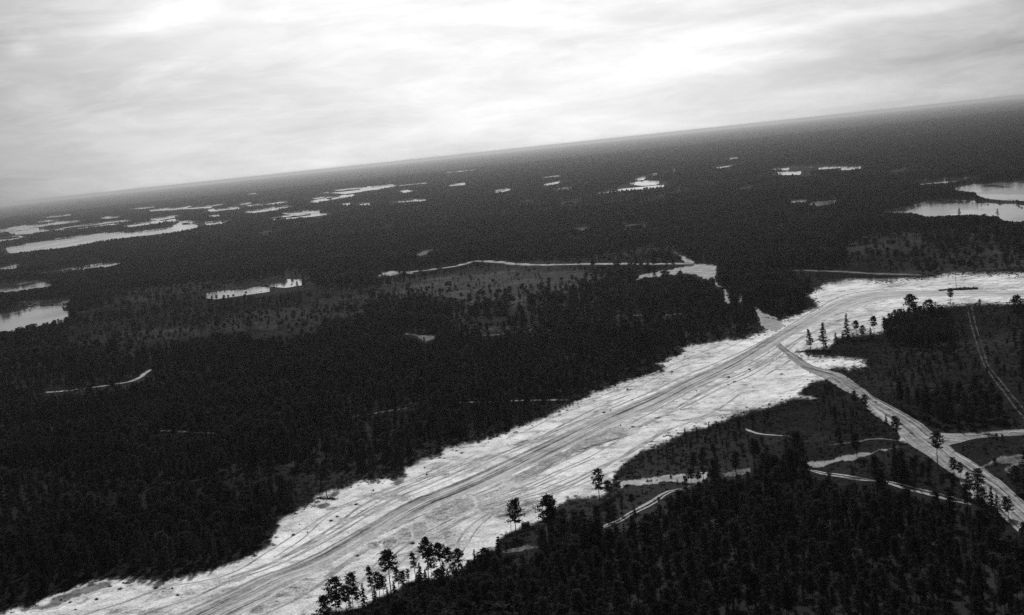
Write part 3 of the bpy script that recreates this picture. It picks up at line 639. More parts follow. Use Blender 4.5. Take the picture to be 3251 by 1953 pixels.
for i, k in enumerate(KINDS):
    (tv, tf), (cv, cf) = tree_parts(k, 150 + i, 0, .72)
    SLIM.setdefault(k, []).append((mesh('trunk', tv, tf, [M_BARK]), mesh('crown', cv, cf, [M_NEEDLE])))
    (tv, tf), (cv, cf) = tree_parts(k, 100 + i)
    HERO.setdefault(k, []).append((mesh('trunk', tv, tf, [M_BARK]), mesh('crown', cv, cf, [M_NEEDLE])))
def joined(kind, seed, lod, name, coll):
    (tv, tf), (cv, cf) = tree_parts(kind, seed, lod, .72 if lod == 0 else 1.0)
    fs = [tuple(f) for f in tf] + [tuple(int(q) + len(tv) for q in f) for f in cf]
    me = mesh(name, np.concatenate([tv, cv]), fs, [M_BARK, M_NEEDLE], [0] * len(tf) + [1] * len(cf))
    return obj(name, me, coll=coll)
def lib(name): return bpy.data.collections.new(name)        # shapes kept out of the scene, instanced only
near_lib, mid_lib, far_lib, low_lib = lib('near_trees'), lib('mid_trees'), lib('far_woods'), lib('low_growth')
for i, k in enumerate(['pine', 'pine', 'highpine', 'thin', 'spruce', 'larch']): joined(k, 200 + i, 0, 'near_tree_%d' % i, near_lib)
for i, k in enumerate(['pine', 'pine', 'highpine', 'thin', 'spruce', 'larch']): joined(k, 300 + i, 1, 'mid_tree_%d' % i, mid_lib)
for i in range(4):                                            # a stand of trees for the far distance
    r_ = np.random.default_rng(400 + i); V, F, FM = [], [], []; nv = 0; protos = [tree_parts(k, 420 + j, 2) for j, k in enumerate(['pine', 'highpine', 'spruce', 'larch'])]
    for j in range(64):
        (tv, tf), (cv, cf) = protos[r_.integers(4)]; s = r_.uniform(.45, 1.0); o = np.array([r_.uniform(-42, 42), r_.uniform(-42, 42), 0])
        V.append(tv * s + o); F += [tuple(q + nv for q in f) for f in tf]; FM += [0] * len(tf); nv += len(tv)
        V.append(cv * s * np.array([1.25, 1.25, 1]) + o); F += [tuple(int(q) + nv for q in f) for f in cf]; FM += [1] * len(cf); nv += len(cv)
    obj('far_wood_%d' % i, mesh('far_wood', np.concatenate(V), F, [M_BARK, M_NEEDLE], FM), coll=far_lib)
def bush_mesh(seed, n, rad_, hh, size):
    r_ = np.random.default_rng(seed); c = r_.normal(size=(n, 3)) * np.array([rad_, rad_, hh]) * .5; c[:, 2] = np.abs(c[:, 2]) * .9 + .05
    cv, cf = quads(c, 0, size, r_); return cv, cf
for i in range(3):
    cv, cf = bush_mesh(500 + i, 60, 1.0, 1.0, .28); obj('low_shrub_%d' % i, mesh('low_shrub', cv, cf, [M_NEEDLE]), coll=low_lib)

# ------------------------------------------------------------------ hero trees, read off one by one
BARE = lambda: None
def make_tree(name, mesh_pair, X, Y, h, rz, wid=1.0, label='', cat='tree', group=None):
    e = bpy.data.objects.new(name, None); sc.collection.objects.link(e); e.empty_display_size = 1
    s = h / 16.0; e.location = (X, Y, .02); e.rotation_euler = (0, 0, rz); e.scale = (s * wid, s * wid, s)
    for nm, me in zip(('trunk', 'crown'), mesh_pair):
        o = bpy.data.objects.new(nm, me); sc.collection.objects.link(o); o.parent = e
    return tag(e, label, cat, group)
G_ROW = 'pines along the near edge of the clearing'
AUTO = []                                 # things named by the landmark they stand next to
heroes = [  # window, top, base, kind, width, label
    ('E4', (215, 760), (285, 1250), 'pine', 1.25, 'bushy pine with a broad crown at the low end of the row'),
    ('E4', (205, 990), (175, 1420), 'pine', 1.2, 'dark dense pine standing in front of the bushy one at the end of the row'),
    ('E4', (485, 695), (500, 1135), 'pine', 1.0, 'full-crowned pine second along the row at the clearing edge'),
    ('E4', (635, 830), (650, 1135), 'spruce', 1.2, 'short dark conical tree at the foot of the pine row'),
    ('E4', (740, 610), (760, 1045), 'thin', 1.0, 'thin pine with sparse foliage beside the leaning tall one'),
    ('E4', (925, 400), (1000, 985), 'highpine', 1.05, 'tall pine with a long bare curved trunk over the sand'),
    ('E4', (830, 690), (850, 1040), 'pine', 1.0, None), ('E4', (1085, 625), (1100, 930), 'pine', .9, None), ('E4', (1150, 670), (1160, 950), 'pine', .9, None), ('E4', (1230, 640), (1232, 850), 'thin', 1.3, None),
    ('E4', (1430, 240), (1490, 805), 'highpine', .85, 'tallest pine of the row, small round crown on a bare trunk'),
    ('E4', (1390, 560), (1390, 815), 'spruce', 1.4, 'conical dark tree below the tallest pine of the row'),
    ('E4', (1305, 430), (1315, 760), 'thin', 1.3, None), ('E4', (1530, 390), (1535, 805), 'pine', .9, None), ('E4', (1660, 310), (1668, 790), 'highpine', .9, None), ('E4', (1770, 360), (1775, 800), 'highpine', .85, None),
    ('E4', (1900, 380), (1895, 780), 'highpine', 1.0, None), ('E4', (1690, 540), (1690, 805), 'spruce', 1.5, None), ('E4', (1820, 560), (1822, 800), 'pine', 1.1, None), ('E4', (1930, 570), (1925, 790), 'pine', 1.1, None),
    ('E4', (2050, 530), (2050, 780), 'pine', 1.3, None), ('E4', (2110, 385), (2112, 720), 'spruce', 1.0, None), ('E4', (2260, 380), (2262, 800), 'pine', 1.4, 'squat broad pine at the upper end of the row'),
    ('E4', (2430, 220), (2425, 640), 'spruce', 1.35, 'pointed dark tree at the upper end of the row near the lone pine'),
    ('E4', (565, 900), (565, 1140), 'pine', 1.2, None), ('E4', (320, 960), (330, 1260), 'thin', 1.4, None), ('E4', (900, 720), (905, 1010), 'pine', 1.1, None), ('E4', (790, 870), (790, 1070), 'spruce', 1.5, None), ('E4', (1040, 800), (1045, 980), 'spruce', 1.5, None),
    ('E4', (1455, 650), (1455, 820), 'spruce', 1.7, None), ('E4', (1590, 660), (1590, 815), 'pine', 1.5, None), ('E4', (1752, 640), (1752, 815), 'spruce', 1.7, None), ('E4', (1862, 650), (1862, 805), 'pine', 1.5, None), ('E4', (1990, 640), (1990, 800), 'spruce', 1.6, None), ('E4', (2180, 480), (2180, 780), 'pine', 1.1, None), ('E4', (2340, 420), (2340, 760), 'pine', 1.1, None), ('E4', (410, 860), (420, 1190), 'pine', 1.0, None), ('E4', (1340, 690), (1340, 820), 'spruce', 1.7, None),
    ('E3', (595, 575), (592, 1065), 'pine', 1.15, 'large lone pine with a rounded spreading crown on open sand'),
    ('E3', (435, 625), (520, 1005), 'snag', 1.0, 'thin half-dead pine beside the large lone pine'),
    ('E3', (1015, 520), (1032, 1115), 'pine', 1.2, 'tall full pine next to the lone pine and hut'),
    ('E3', (1165, 630), (1095, 1110), 'pine', 1.0, 'dense pine close behind the tall full one'),
    ('E3', (1670, 165), (1715, 605), 'pine', .95, 'open-crowned pine on the sand where the straight track starts'),
    ('E3', (1830, 320), (1850, 560), 'pine', 1.7, 'low round dark pine beside the start of the straight track'), ('E3', (1925, 250), (1950, 480), 'pine', 1.3, None),
    ('D7', (1110, 620), (1112, 690), 'spruce', 1.6, None), ('D7', (1225, 610), (1228, 680), 'spruce', 1.6, None), ('D7', (1340, 570), (1342, 650), 'spruce', 1.6, None), ('D7', (1415, 550), (1417, 620), 'spruce', 1.5, None), ('D7', (1285, 620), (1287, 670), 'spruce', 1.7, None),
    ('D7', (985, 1060), (985, 1122), 'pine', 1.2, 'small pine standing on the straight sand track'), ('D7', (630, 1340), (640, 1445), 'spruce', 1.3, 'dark young conifer beside the winding path'), ('D7', (865, 1270), (868, 1340), 'pine', 1.3, 'small dark pine growing over the winding path'),
    ('D7', (1150, 1000), (1180, 1225), 'highpine', .9, 'slender bare-trunked pine in front of the straight track'), ('D7', (1222, 1030), (1250, 1190), 'highpine', .9, 'shorter pine leaning in front of the straight track'), ('D7', (1040, 1095), (1042, 1150), 'spruce', 1.5, None),
    ('C6', (1005, 940), (1002, 1078), 'larch', 1.45, 'smaller of two larches standing on open sand by the junction'), ('C6', (1088, 898), (1095, 1078), 'larch', 1.3, 'taller of two larches standing on open sand by the junction'),
    ('C6', (1255, 835), (1252, 1010), 'spruce', 1.15, 'tall pointed spruce at the edge of the thicket by the junction'), ('C6', (1315, 885), (1315, 1010), 'highpine', 1.0, None), ('C6', (1355, 920), (1355, 1010), 'pine', 1.2, None), ('C6', (1435, 855), (1435, 1010), 'highpine', .9, None),
    ('C6', (1175, 965), (1175, 1040), 'spruce', 1.7, None), ('C6', (1220, 960), (1222, 1030), 'spruce', 1.7, None), ('C6', (1410, 930), (1412, 1010), 'spruce', 1.5, None),
    ('C6', (1670, 708), (1690, 900), 'highpine', 1.3, 'tall flat-topped pine rising above the thicket by the clearing'), ('C6', (1840, 745), (1810, 930), 'pine', 1.3, 'bushy pine at the outer corner of the thicket'),
    ('C6', (2395, 715), (2400, 920), 'pine', 1.3, 'dark pine on the far side of the heath against the wide clearing'),
    ('D3', (775, 275), (785, 420), 'pine', 1.2, 'dark pine at the turn of the branch road'), ('D3', (890, 305), (885, 440), 'pine', 1.4, 'broad dark pine standing against the branch road'), ('D3', (1075, 490), (1080, 580), 'spruce', 1.5, 'small dark conifer on the sandy verge'),
    ('D3', (1165, 510), (1185, 730), 'pine', 1.2, 'pine overlapping the branch road at its verge'), ('D3', (640, 610), (645, 760), 'spruce', 1.4, None), ('D3', (800, 680), (805, 900), 'pine', 1.2, None),
    ('D3', (1700, 900), (1720, 1080), 'pine', 1.2, None), ('D3', (1770, 945), (1780, 1100), 'pine', 1.1, None), ('D3', (1040, 1080), (1042, 1240), 'pine', 1.3, None), ('D3', (2070, 1165), (2075, 1400), 'spruce', 1.2, None), ('D3', (1975, 1190), (1985, 1420), 'pine', 1.3, None), ('D3', (2120, 670), (2122, 780), 'pine', .9, None), ('D3', (2180, 680), (2182, 790), 'pine', .9, None), ('D3', (540, 1030), (545, 1110), 'pine', 1.4, None),
    ('D3', (2300, 980), (2310, 1230), 'pine', 1.4, None), ('D3', (2220, 1270), (2230, 1480), 'pine', 1.4, None),
    ('D5', (985, 380), (1006, 692), 'highpine', 1.0, 'single pine standing out on the sand before the dark forest'), ('D5', (1100, 300), (1110, 590), 'highpine', .9, None), ('D5', (1690, 190), (1692, 480), 'pine', 1.0, None)]
cnt = 0
for i, (c, tp, bs, kind, wid, lb) in enumerate(heroes):
    tpx, bpx = px(c, tp)[0], px(c, bs)[0]; X, Y = g1(bpx); h = height_from(bpx, tpx)
    pair = HERO[kind][i % len(HERO[kind])]
    nm = {'spruce': 'spruce_tree', 'larch': 'larch_tree'}.get(kind, 'pine_tree')
    row = c == 'E4'; yng = c == 'D7' and h < 7
    auto = lb is None
    if lb is None:
        if kind == 'spruce': lb, gp = ('young pointed conifer at the edge of the young growth' if yng else 'dark pointed conifer among pines beside a sand track or clearing'), ('young conifers at the sand edge' if yng else 'pointed conifers by the tracks')
        else: lb, gp = (('slender dark pine in the row along the near sand edge', G_ROW) if row else ('dark pine standing by a sandy road or track', 'pines beside the roads'))
    else: gp = G_ROW if row else None
    e = make_tree(nm, pair, X, Y, max(h, 1.5), rng.uniform(0, 6.28), wid * (1.05 if row else 1.0), lb, 'tree', gp); cnt += 1
    if auto: AUTO.append((e, ('row pine' if row else 'roadside pine') if kind != 'spruce' else ('young conifer' if yng else 'pointed conifer')))

# ------------------------------------------------------------------ the forest
def scatter(d0, d1, sp):
    ys = np.arange(d0, d1, sp); out = []
    for y in ys:
        hw = y * .43 + 60; xs = np.arange(-hw, hw, sp)
        out.append(np.stack([xs, np.full(len(xs), y)], 1))
    p = np.concatenate(out); p += rng.uniform(-.5, .5, p.shape) * sp * .95
    return p[:, 0], p[:, 1]
YOUNG = [px('D7', (470, 1060), (700, 850), (1100, 680), (1500, 560), (1950, 430), (2360, 370), (2420, 880), (1800, 980), (1350, 1025), (900, 1060), (530, 1100)),
         px('D7', (300, 1310), (520, 1210), (1000, 1150), (1150, 1150), (900, 1240), (620, 1380), (400, 1480), (0, 1484), (0, 1330)),
         px('D3', (0, 420), (200, 370), (700, 370), (860, 440), (1100, 640), (1160, 780), (800, 850), (400, 920), (0, 1000)), px('D3', (360, 1000), (800, 920), (1150, 830), (1300, 880), (1100, 1100), (700, 1060), (500, 1020))]
OPEN = [px('C6', (1180, 1010), (1450, 1000), (1500, 1080), (2060, 1020), (2440, 1000), (2440, 1484), (1700, 1484), (1480, 1420), (1300, 1290), (1420, 1200), (1400, 1120)), px('C6', (1880, 810), (2350, 790), (2440, 900), (2440, 1010), (2000, 1030)),
        px('C8', (1330, 880), (1560, 800), (1720, 660), (2000, 650), (1950, 800), (1560, 910), (1300, 950))]
BOG = [px('C4', (700, 700), (1400, 640), (2000, 660), (2500, 700), (2500, 900), (1900, 1020), (1200, 1100), (500, 1120), (400, 1000), (600, 850))] + lich[:2]
THICK = [px('C6', (1500, 940), (1600, 905), (1750, 880), (1900, 890), (1970, 960), (1960, 1060), (1800, 1090), (1560, 1070), (1480, 1000))]
SIGHT = np.zeros((2500, 3900), np.float32); STAND = np.zeros((2500, 3900), bool); OTHER = np.zeros((2500, 3900), bool); SANDM = fill(SAND)
for n_, (pl, p) in enumerate(KEEP):
    q = SANDM if n_ == 0 else fill(pl)
    if p < 2: STAND |= q
    if p < 2 and n_: OTHER |= q
    if p > 0: SIGHT[q] = np.maximum(SIGHT[q], 1 - (1 - p) * .35 if p < 2 else p - 2)
def forest(X, Y, hbase, spread, kind):
    n = len(X)
    hh = hbase * rng.uniform(1 - spread, 1 + spread * .8, n)
    x, y = project(X, Y, np.zeros(n))
    den = .20 + .85 * vnoise(X, Y, 90, 1) + .5 * (vnoise(X, Y, 420, 2) - .5) + .35 * (vnoise(X, Y, 28, 4) - .5)
    hh *= .72 + .5 * vnoise(X, Y, 150, 21)
    op = .6 * vnoise(X, Y, 260, 31) + .4 * vnoise(X, Y, 90, 32) > .63
    den[op] *= .35; hh[op] *= .65
    den += .30 * ((y > 1560) & (x > 1100))
    low = np.zeros(n, bool)
    for pl in YOUNG: q = in_poly(x, y, pl); hh[q] *= rng.uniform(.12, .42, q.sum()); den[q] = .55; low |= q
    for pl in OPEN: q = in_poly(x, y, pl); hh[q] *= rng.uniform(.15, .6, q.sum()); den[q] = .10 + .9 * np.clip(vnoise(X[q], Y[q], 45, 12) - .55, 0, 1)
    for pl in BOG: q = in_poly(x, y, pl); hh[q] *= rng.uniform(.35, .75, q.sum()); den[q] *= (.6 if pl is lich[0] or pl is lich[1] else .6)
    thick = np.zeros(n, bool)
    for pl in THICK: q = in_poly(x, y, pl); den[q] = 1.3; hh[q] = rng.uniform(9, 15, q.sum()); thick |= q
    ok = rng.uniform(0, 1, n) < den
    keep = ~look(STAND, x, y)
    ok &= keep; X, Y, hh, low, thick = X[ok], Y[ok], hh[ok], low[ok], thick[ok]; n = len(X)
    luck = np.where(thick, 2.0, rng.uniform(0, 1, n))   # the thicket by the junction stands tall against the sand
    sand_side = rng.uniform(0, 1, n)
    for attempt in range(3):                 # a tree that would hide a road or lake stays young, or is gone
        bad = np.zeros(n, bool)
        for k, o in [(q, 0) for q in (.08, .16, .24, .32, .4, .48, .56, .64, .72, .8, .88, .96, 1.04)] + [(q, o_) for q in (.45, .6, .75, .9) for o_ in (-1.6, 1.6)]:
            x, y = project(X + o, Y, hh * k)
            bad |= luck < look(SIGHT, x, y)
        hh[bad] *= .5
    fin = ~bad
    return X[fin], Y[fin], hh[fin], low[fin]
def instances(name, X, Y, S, lib_, nvar, label, weights=None, zs=None, wide=(.85, 1.25)):
    n = len(X); me = bpy.data.meshes.new(name); me.vertices.add(n)
    me.vertices.foreach_set('co', np.stack([X, Y, np.zeros(n)], 1).astype(np.float32).ravel())
    a = me.attributes.new('spin', 'FLOAT', 'POINT'); a.data.foreach_set('value', rng.uniform(0, 6.283, n).astype(np.float32))
    wv = S * rng.uniform(*wide, n)
    a = me.attributes.new('size', 'FLOAT_VECTOR', 'POINT'); a.data.foreach_set('vector', np.stack([wv, wv, S], 1).astype(np.float32).ravel())
    a = me.attributes.new('pick', 'INT', 'POINT'); a.data.foreach_set('value', rng.choice(nvar, n, p=weights).astype(np.int32))
    o = obj(name, me); tag(o, label, None, None, 'stuff')
    ng = bpy.data.node_groups.new(name, 'GeometryNodeTree')
    ng.interface.new_socket('Geometry', in_out='INPUT', socket_type='NodeSocketGeometry'); ng.interface.new_socket('Geometry', in_out='OUTPUT', socket_type='NodeSocketGeometry')
    N = ng.nodes; L = ng.links
    gi, go = N.new('NodeGroupInput'), N.new('NodeGroupOutput')
    ci = N.new('GeometryNodeCollectionInfo'); ci.inputs['Collection'].default_value = lib_; ci.inputs['Separate Children'].default_value = True; ci.inputs['Reset Children'].default_value = True
    def at(nm, dt):
        q = N.new('GeometryNodeInputNamedAttribute'); q.data_type = dt; q.inputs['Name'].default_value = nm; return q.outputs['Attribute']
    cx = N.new('ShaderNodeCombineXYZ'); L.new(at('spin', 'FLOAT'), cx.inputs[2])
    ip = N.new('GeometryNodeInstanceOnPoints'); ip.inputs['Pick Instance'].default_value = True
    L.new(gi.outputs[0], ip.inputs['Points']); L.new(ci.outputs[0], ip.inputs['Instance']); L.new(at('pick', 'INT'), ip.inputs['Instance Index'])
    L.new(cx.outputs[0], ip.inputs['Rotation']); L.new(at('size', 'FLOAT_VECTOR'), ip.inputs['Scale']); L.new(ip.outputs[0], go.inputs[0])
    md = o.modifiers.new('scatter', 'NODES'); md.node_group = ng
    return o
TW = [.27, .25, .2, .1, .12, .06]
X, Y = scatter(400, 1500, 5.0); X, Y, S, low = forest(X, Y, 14.5, .45, 'near')
# the three hundred that show largest are trees of their own, the rest is forest
x, y = project(X, Y, np.zeros(len(X)))
inside = (x > 10) & (x < W0 - 10) & (y < H0 + 60) & (y > 0) & (S > 8)
score = np.where(inside, S / np.hypot(X, Y), 0)
pickn = np.argsort(-score)[:300 - cnt]
kk = rng.choice(['pine', 'highpine', 'thin', 'spruce', 'larch'], len(pickn), p=[.52, .2, .1, .12, .06])
LB = {'pine': 'dark full-crowned pine in the forest at the foot of the clearing', 'highpine': 'pine with a high crown and long bare trunk in the near forest', 'thin': 'thin sparse pine in the near forest', 'spruce': 'dark pointed spruce in the near forest', 'larch': 'open-branched larch in the near forest'}
SHORT = {'pine': 'full-crowned pine', 'highpine': 'high-crowned pine', 'thin': 'thin sparse pine', 'spruce': 'dark pointed spruce', 'larch': 'open-branched larch'}
for j, k in zip(pickn, kk):
    pair = SLIM[k][int(rng.integers(len(SLIM[k])))]
    e = make_tree({'spruce': 'spruce_tree', 'larch': 'larch_tree'}.get(k, 'pine_tree'), pair, X[j], Y[j], S[j], rng.uniform(0, 6.28), rng.uniform(.85, 1.15), LB[k], 'tree', {'pine': 'full pines of the near forest', 'highpine': 'high-crowned pines of the near forest', 'thin': 'thin pines of the near forest', 'spruce': 'spruces of the near forest', 'larch': 'larches of the near forest'}[k])
    AUTO.append((e, SHORT[k]))
rest = np.ones(len(X), bool); rest[pickn] = False
instances('near_forest', X[rest], Y[rest], S[rest] / 16, near_lib, 6, 'dark pine forest around the sand clearing', TW, wide=(.75, 1.5))
n_near = len(X)
X, Y = scatter(1500, 3600, 8.0); X, Y, S, low = forest(X, Y, 14.5, .45, 'mid')
instances('middle_forest', X, Y, S / 16, mid_lib, 6, 'dark taiga forest beyond the clearing', TW, wide=(1.2, 1.9))
n_mid = len(X)
X, Y = scatter(3600, 17000, 76.0)
fx, fy = project(X, Y, np.zeros(len(X))); ok = np.ones(len(X), bool)
for pl, p in KEEP:
    for dx, dy, h in ((0, 0, 0), (-30, 30, 0), (30, 30, 0), (0, -20, 0), (0, 0, 9), (-36, 36, 7), (36, 36, 7)):
        if .9 < p < 2 or p == -1:
            qx, qy = project(X + dx, Y + dy, np.full(len(X), float(h))); ok &= ~in_poly(qx, qy, pl)
ok &= rng.uniform(0, 1, len(X)) < -.05 + 1.1 * vnoise(X, Y, 900, 6) + .7 * vnoise(X, Y, 300, 16)
X, Y = X[ok], Y[ok]
instances('far_forest', X, Y, rng.uniform(.7, 1.05, len(X)), far_lib, 4, 'endless dark forest fading towards the horizon', wide=(1.0, 1.15))
# low growth: heath scrub, thick along the edge of the sand
X, Y = scatter(400, 1500, 3.2); x, y = project(X, Y, np.zeros(len(X)))
sx, sy = x, y; ins = look(SANDM, x, y); edge = np.zeros(len(X), bool)
near = np.zeros(len(X))
for k in (1.0, .62, .36, .2):
    e_ = np.zeros(len(X), bool)
    for dx, dy in ((4, 0), (-4, 0), (0, 8), (0, -8), (9, 5), (-9, -5), (9, -5), (-9, 5)): e_ |= look(SANDM, x + dx * (1.6 - k) * 2.6, y + dy * (1.6 - k) * 2.2) != ins
    near = np.maximum(near, np.where(e_, k, 0))
edge = near > 0
oth = look(OTHER, x, y)
rd = in_poly(x, y, mroadL + mroadR[::-1])
den = np.where(ins, near * .55 * np.clip(1.9 * vnoise(X, Y, 22, 14) - .35, 0.05, 1.2) + .012 + .10 * np.clip(vnoise(X, Y, 40, 9) - .6, 0, 1), np.where(edge, .85, .30)) * np.where(oth, .08, 1) * np.where(rd, 0, 1)
ok = rng.uniform(0, 1, len(X)) < den
S = rng.uniform(.3, 1.2, len(X)) * np.where(ins, .35 + .5 * near, 1.0)
instances('heath_scrub', X[ok], Y[ok], S[ok], low_lib, 3, 'low dark heath scrub fringing the sand', wide=(.9, 1.8))

# ------------------------------------------------------------------ small things on the sand
bx = []
for i in range(3):
    cv, cf = bush_mesh(600 + i, 170, 1.1, .8, .22); bx.append(mesh('foliage', cv, cf, [M_NEEDLE]))
def stump_mesh(seed):
    r_ = np.random.default_rng(seed); v, f = tube([(0, 0, -.1), (0, 0, .35), (.05, 0, .8)], [.55, .36, .32], 8); v, f = list(v), list(f)
    f.append(tuple(range(16, 24)))
    for k in range(6):
        an = k * 1.05 + r_.uniform(-.3, .3); L = r_.uniform(.9, 1.6); d = np.array([math.cos(an), math.sin(an), 0])
        q, g = tube([d * .25 + np.array([0, 0, .25]), d * L * .6 + np.array([0, 0, .22 + r_.uniform(0, .3)]), d * L + np.array([0, 0, r_.uniform(0, .5)])], [.16, .1, .04], 4)
        o_ = len(v); v += q; f += [tuple(a + o_ for a in ff) for ff in g]
    return mesh('stump', v, f, [M_WOOD])
stumps = [stump_mesh(1), stump_mesh(2)]
spots = px('D7', (615, 358), (570, 260), (410, 455), (350, 478), (505, 600), (590, 630), (620, 615), (1530, 145), (1575, 190), (1520, 215), (1220, 275), (1720, 75), (2020, 115), (1490, 520), (650, 890), (990, 95)) \
    + px('D5', (820, 1012), (1040, 905), (1100, 865), (745, 940), (685, 1040), (1280, 750), (1440, 620), (1290, 1235), (1810, 1118), (1925, 405), (2225, 245), (2275, 265), (1945, 470)) \
    + px('D4', (1745, 590), (1175, 530), (1210, 470), (1240, 472), (1530, 520), (1690, 525), (950, 630), (1080, 505), (640, 650), (690, 660), (740, 730), (600, 640)) + px('C6', (450, 1270), (490, 1300), (590, 1215), (770, 995), (800, 1080), (1750, 660), (1940, 640), (2035, 625), (1820, 635), (1390, 600), (1410, 605), (1000, 1240))
for i, p in enumerate(spots):
    X_, Y_ = g1(p); s = float(rng.uniform(.5, 1.0))
    if i % 3 == 1:
        o = obj('root_stump', stumps[i % 2], None, (X_, Y_, .05), float(rng.uniform(0, 6)), (s * 1.2,) * 3); tag(o, 'dark uprooted stump with splayed roots lying on the sand', 'stump', 'root stumps on the sand'); AUTO.append((o, 'uprooted dark stump'))
    else:
        o = obj('bush', bx[i % 3], None, (X_, Y_, .05), float(rng.uniform(0, 6)), (s * 1.1, s * 1.1, s)); tag(o, 'small dark bush standing alone on the sand', 'bush', 'bushes on the sand'); AUTO.append((o, 'small dark bush on sand'))
lv, lf = tube([(-3, 0, .2), (0, .15, .24), (3, 0, .2)], [.2, .17, .09], 6)
lv = [(a, b * 1.0, c) for a, b, c in lv]
def lying(L, r0, seed):
    r_ = np.random.default_rng(seed); n = 6; v = []; f = []
    for i in range(n):
        u = i / (n - 1); rr_ = r0 * (1 - .55 * u); y0 = .25 * math.sin(u * 2.4 + seed)
        for a in range(6): v.append((L * (u - .5), y0 + rr_ * math.cos(a * math.pi / 3), rr_ + rr_ * math.sin(a * math.pi / 3)))
    for i in range(n - 1):
        for a in range(6): f.append((i * 6 + a, i * 6 + (a + 1) % 6, (i + 1) * 6 + (a + 1) % 6, (i + 1) * 6 + a))
    f += [tuple(range(5, -1, -1)), tuple(range((n - 1) * 6, n * 6))]
    for k in range(4):
        u = r_.uniform(.3, .95); an = r_.uniform(.4, 2.6); q, g = tube([(L * (u - .5), 0, r0), (L * (u - .5) + .3, .6 * math.cos(an), r0 + .7 * math.sin(an))], [.05, .02], 4); o_ = len(v); v += q; f += [tuple(a + o_ for a in ff) for ff in g]
    return mesh('fallen_log', v, f, [M_WOOD])
logs = [lying(6, .2, 1), lying(5, .24, 2)]
for i, (p, an) in enumerate(zip(px('D7', (980, 500), (850, 525), (840, 565), (1110, 350), (1110, 445), (590, 262)) + px('C6', (1080, 1140), (1040, 1165)), [.1, 2.3, 2.0, 2.6, .2, .4, .7, .5])):
    X_, Y_ = g1(p); o = obj('fallen_log', logs[i % 2], None, (X_, Y_, .05), an); tag(o, 'dark fallen log lying on the cleared sand', 'log', 'logs on the sand'); AUTO.append((o, 'fallen log on sand'))

# bare pole on a brush pile far out on the wide clearing
b = px('C6', (1985, 672))[0]; X_, Y_ = g1(b); h = height_from(b, px('C6', (1985, 560))[0])
v, f = tube([(0, 0, 0), (.05, 0, h * .5), (0, 0, h)], [.28, .22, .15], 7); e = obj('bare_pole', mesh('bare_pole', v, f + [tuple(range(14, 21))], [M_WOOD]), None, (X_, Y_, .05)); tag(e, 'tall thin bare pole rising from the brush pile on the wide clearing', 'pole')
x0, x1 = g1(px('C6', (1865, 690))[0]), g1(px('C6', (2130, 672))[0])
r_ = np.random.default_rng(3); L = math.hypot(x1[0] - x0[0], x1[1] - x0[1]); nb = 1500
u = r_.uniform(-.5, .5, nb); c = np.stack([u * L, r_.normal(size=nb) * 2.6, np.abs(r_.normal(size=nb)) * .9 * (1.1 - 1.2 * np.abs(u)) + .1], 1)
cv, cf = quads(c, 0, .8, r_)
brush = obj('brush_pile', mesh('brush_pile', cv, cf, [M_NEEDLE]), None, ((x0[0] + x1[0]) / 2, (x0[1] + x1[1]) / 2, .05), math.atan2(x1[1] - x0[1], x1[0] - x0[0])); tag(brush, 'long dark windrow of heaped brush and felled trees on the wide clearing', 'brush pile')
def windrow(a, b, wid, hh, lb):
    p0, p1 = g1(a), g1(b); L = math.hypot(p1[0] - p0[0], p1[1] - p0[1]); nb = int(L * 26); u = r_.uniform(-.5, .5, nb)
    c = np.stack([u * L, r_.normal(size=nb) * wid, np.abs(r_.normal(size=nb)) * hh * (1.1 - 1.2 * np.abs(u)) + .05], 1); cv, cf = quads(c, 0, .45, r_)
    o = obj('brush_pile', mesh('brush_pile', cv, cf, [M_NEEDLE]), None, ((p0[0] + p1[0]) / 2, (p0[1] + p1[1]) / 2, .05), math.atan2(p1[1] - p0[1], p1[0] - p0[0])); tag(o, lb, 'brush pile')
windrow(*px('C6', (900, 1100), (1150, 1088)), 1.6, .6, 'low brush heap at the foot of the two larches')
windrow(*px('D5', (905, 690), (1095, 702)), 1.0, .5, 'low scrub heap round the single pine on the sand')
windrow(*px('C6', (1130, 598), (1800, 588)), 3.0, .8, 'long low bank of scrub along the far side of the wide clearing')
windrow(*px('E3', (440, 1080), (900, 950)), 1.2, .5, 'line of heaped brush between the lone pine and the hut')

# hut
def box(x0, x1, y0, y1, z0, z1):
    v = [(x, y, z) for z in (z0, z1) for y in (y0, y1) for x in (x0, x1)]
    return v, [(0, 2, 3, 1), (4, 5, 7, 6), (0, 1, 5, 4), (2, 6, 7, 3), (0, 4, 6, 2), (1, 3, 7, 5)]
def bx_mesh(name, boxes, mt):
    V, F = [], []
    for b_ in boxes:
        v, f = box(*b_); o_ = len(V); V += v; F += [tuple(q + o_ for q in ff) for ff in f]
    return mesh(name, V, F, [mt])
X_, Y_ = g1(px('E3', (718, 958))[0])
hut = bpy.data.objects.new('hut', None); sc.collection.objects.link(hut); hut.location = (X_, Y_, .02); hut.rotation_euler = (0, 0, R(14))
tag(hut, 'small dark timber hut with a stovepipe near the lone pine', 'hut')
obj('wall', bx_mesh('wall', [(-1.8, 1.8, -1.2, 1.2, .25, 2.3)], M_WOOD), hut)
for yy in (-.8, .8): obj('skid', bx_mesh('skid', [(-2.2, 2.2, yy - .12, yy + .12, 0, .248)], M_WOOD), hut)
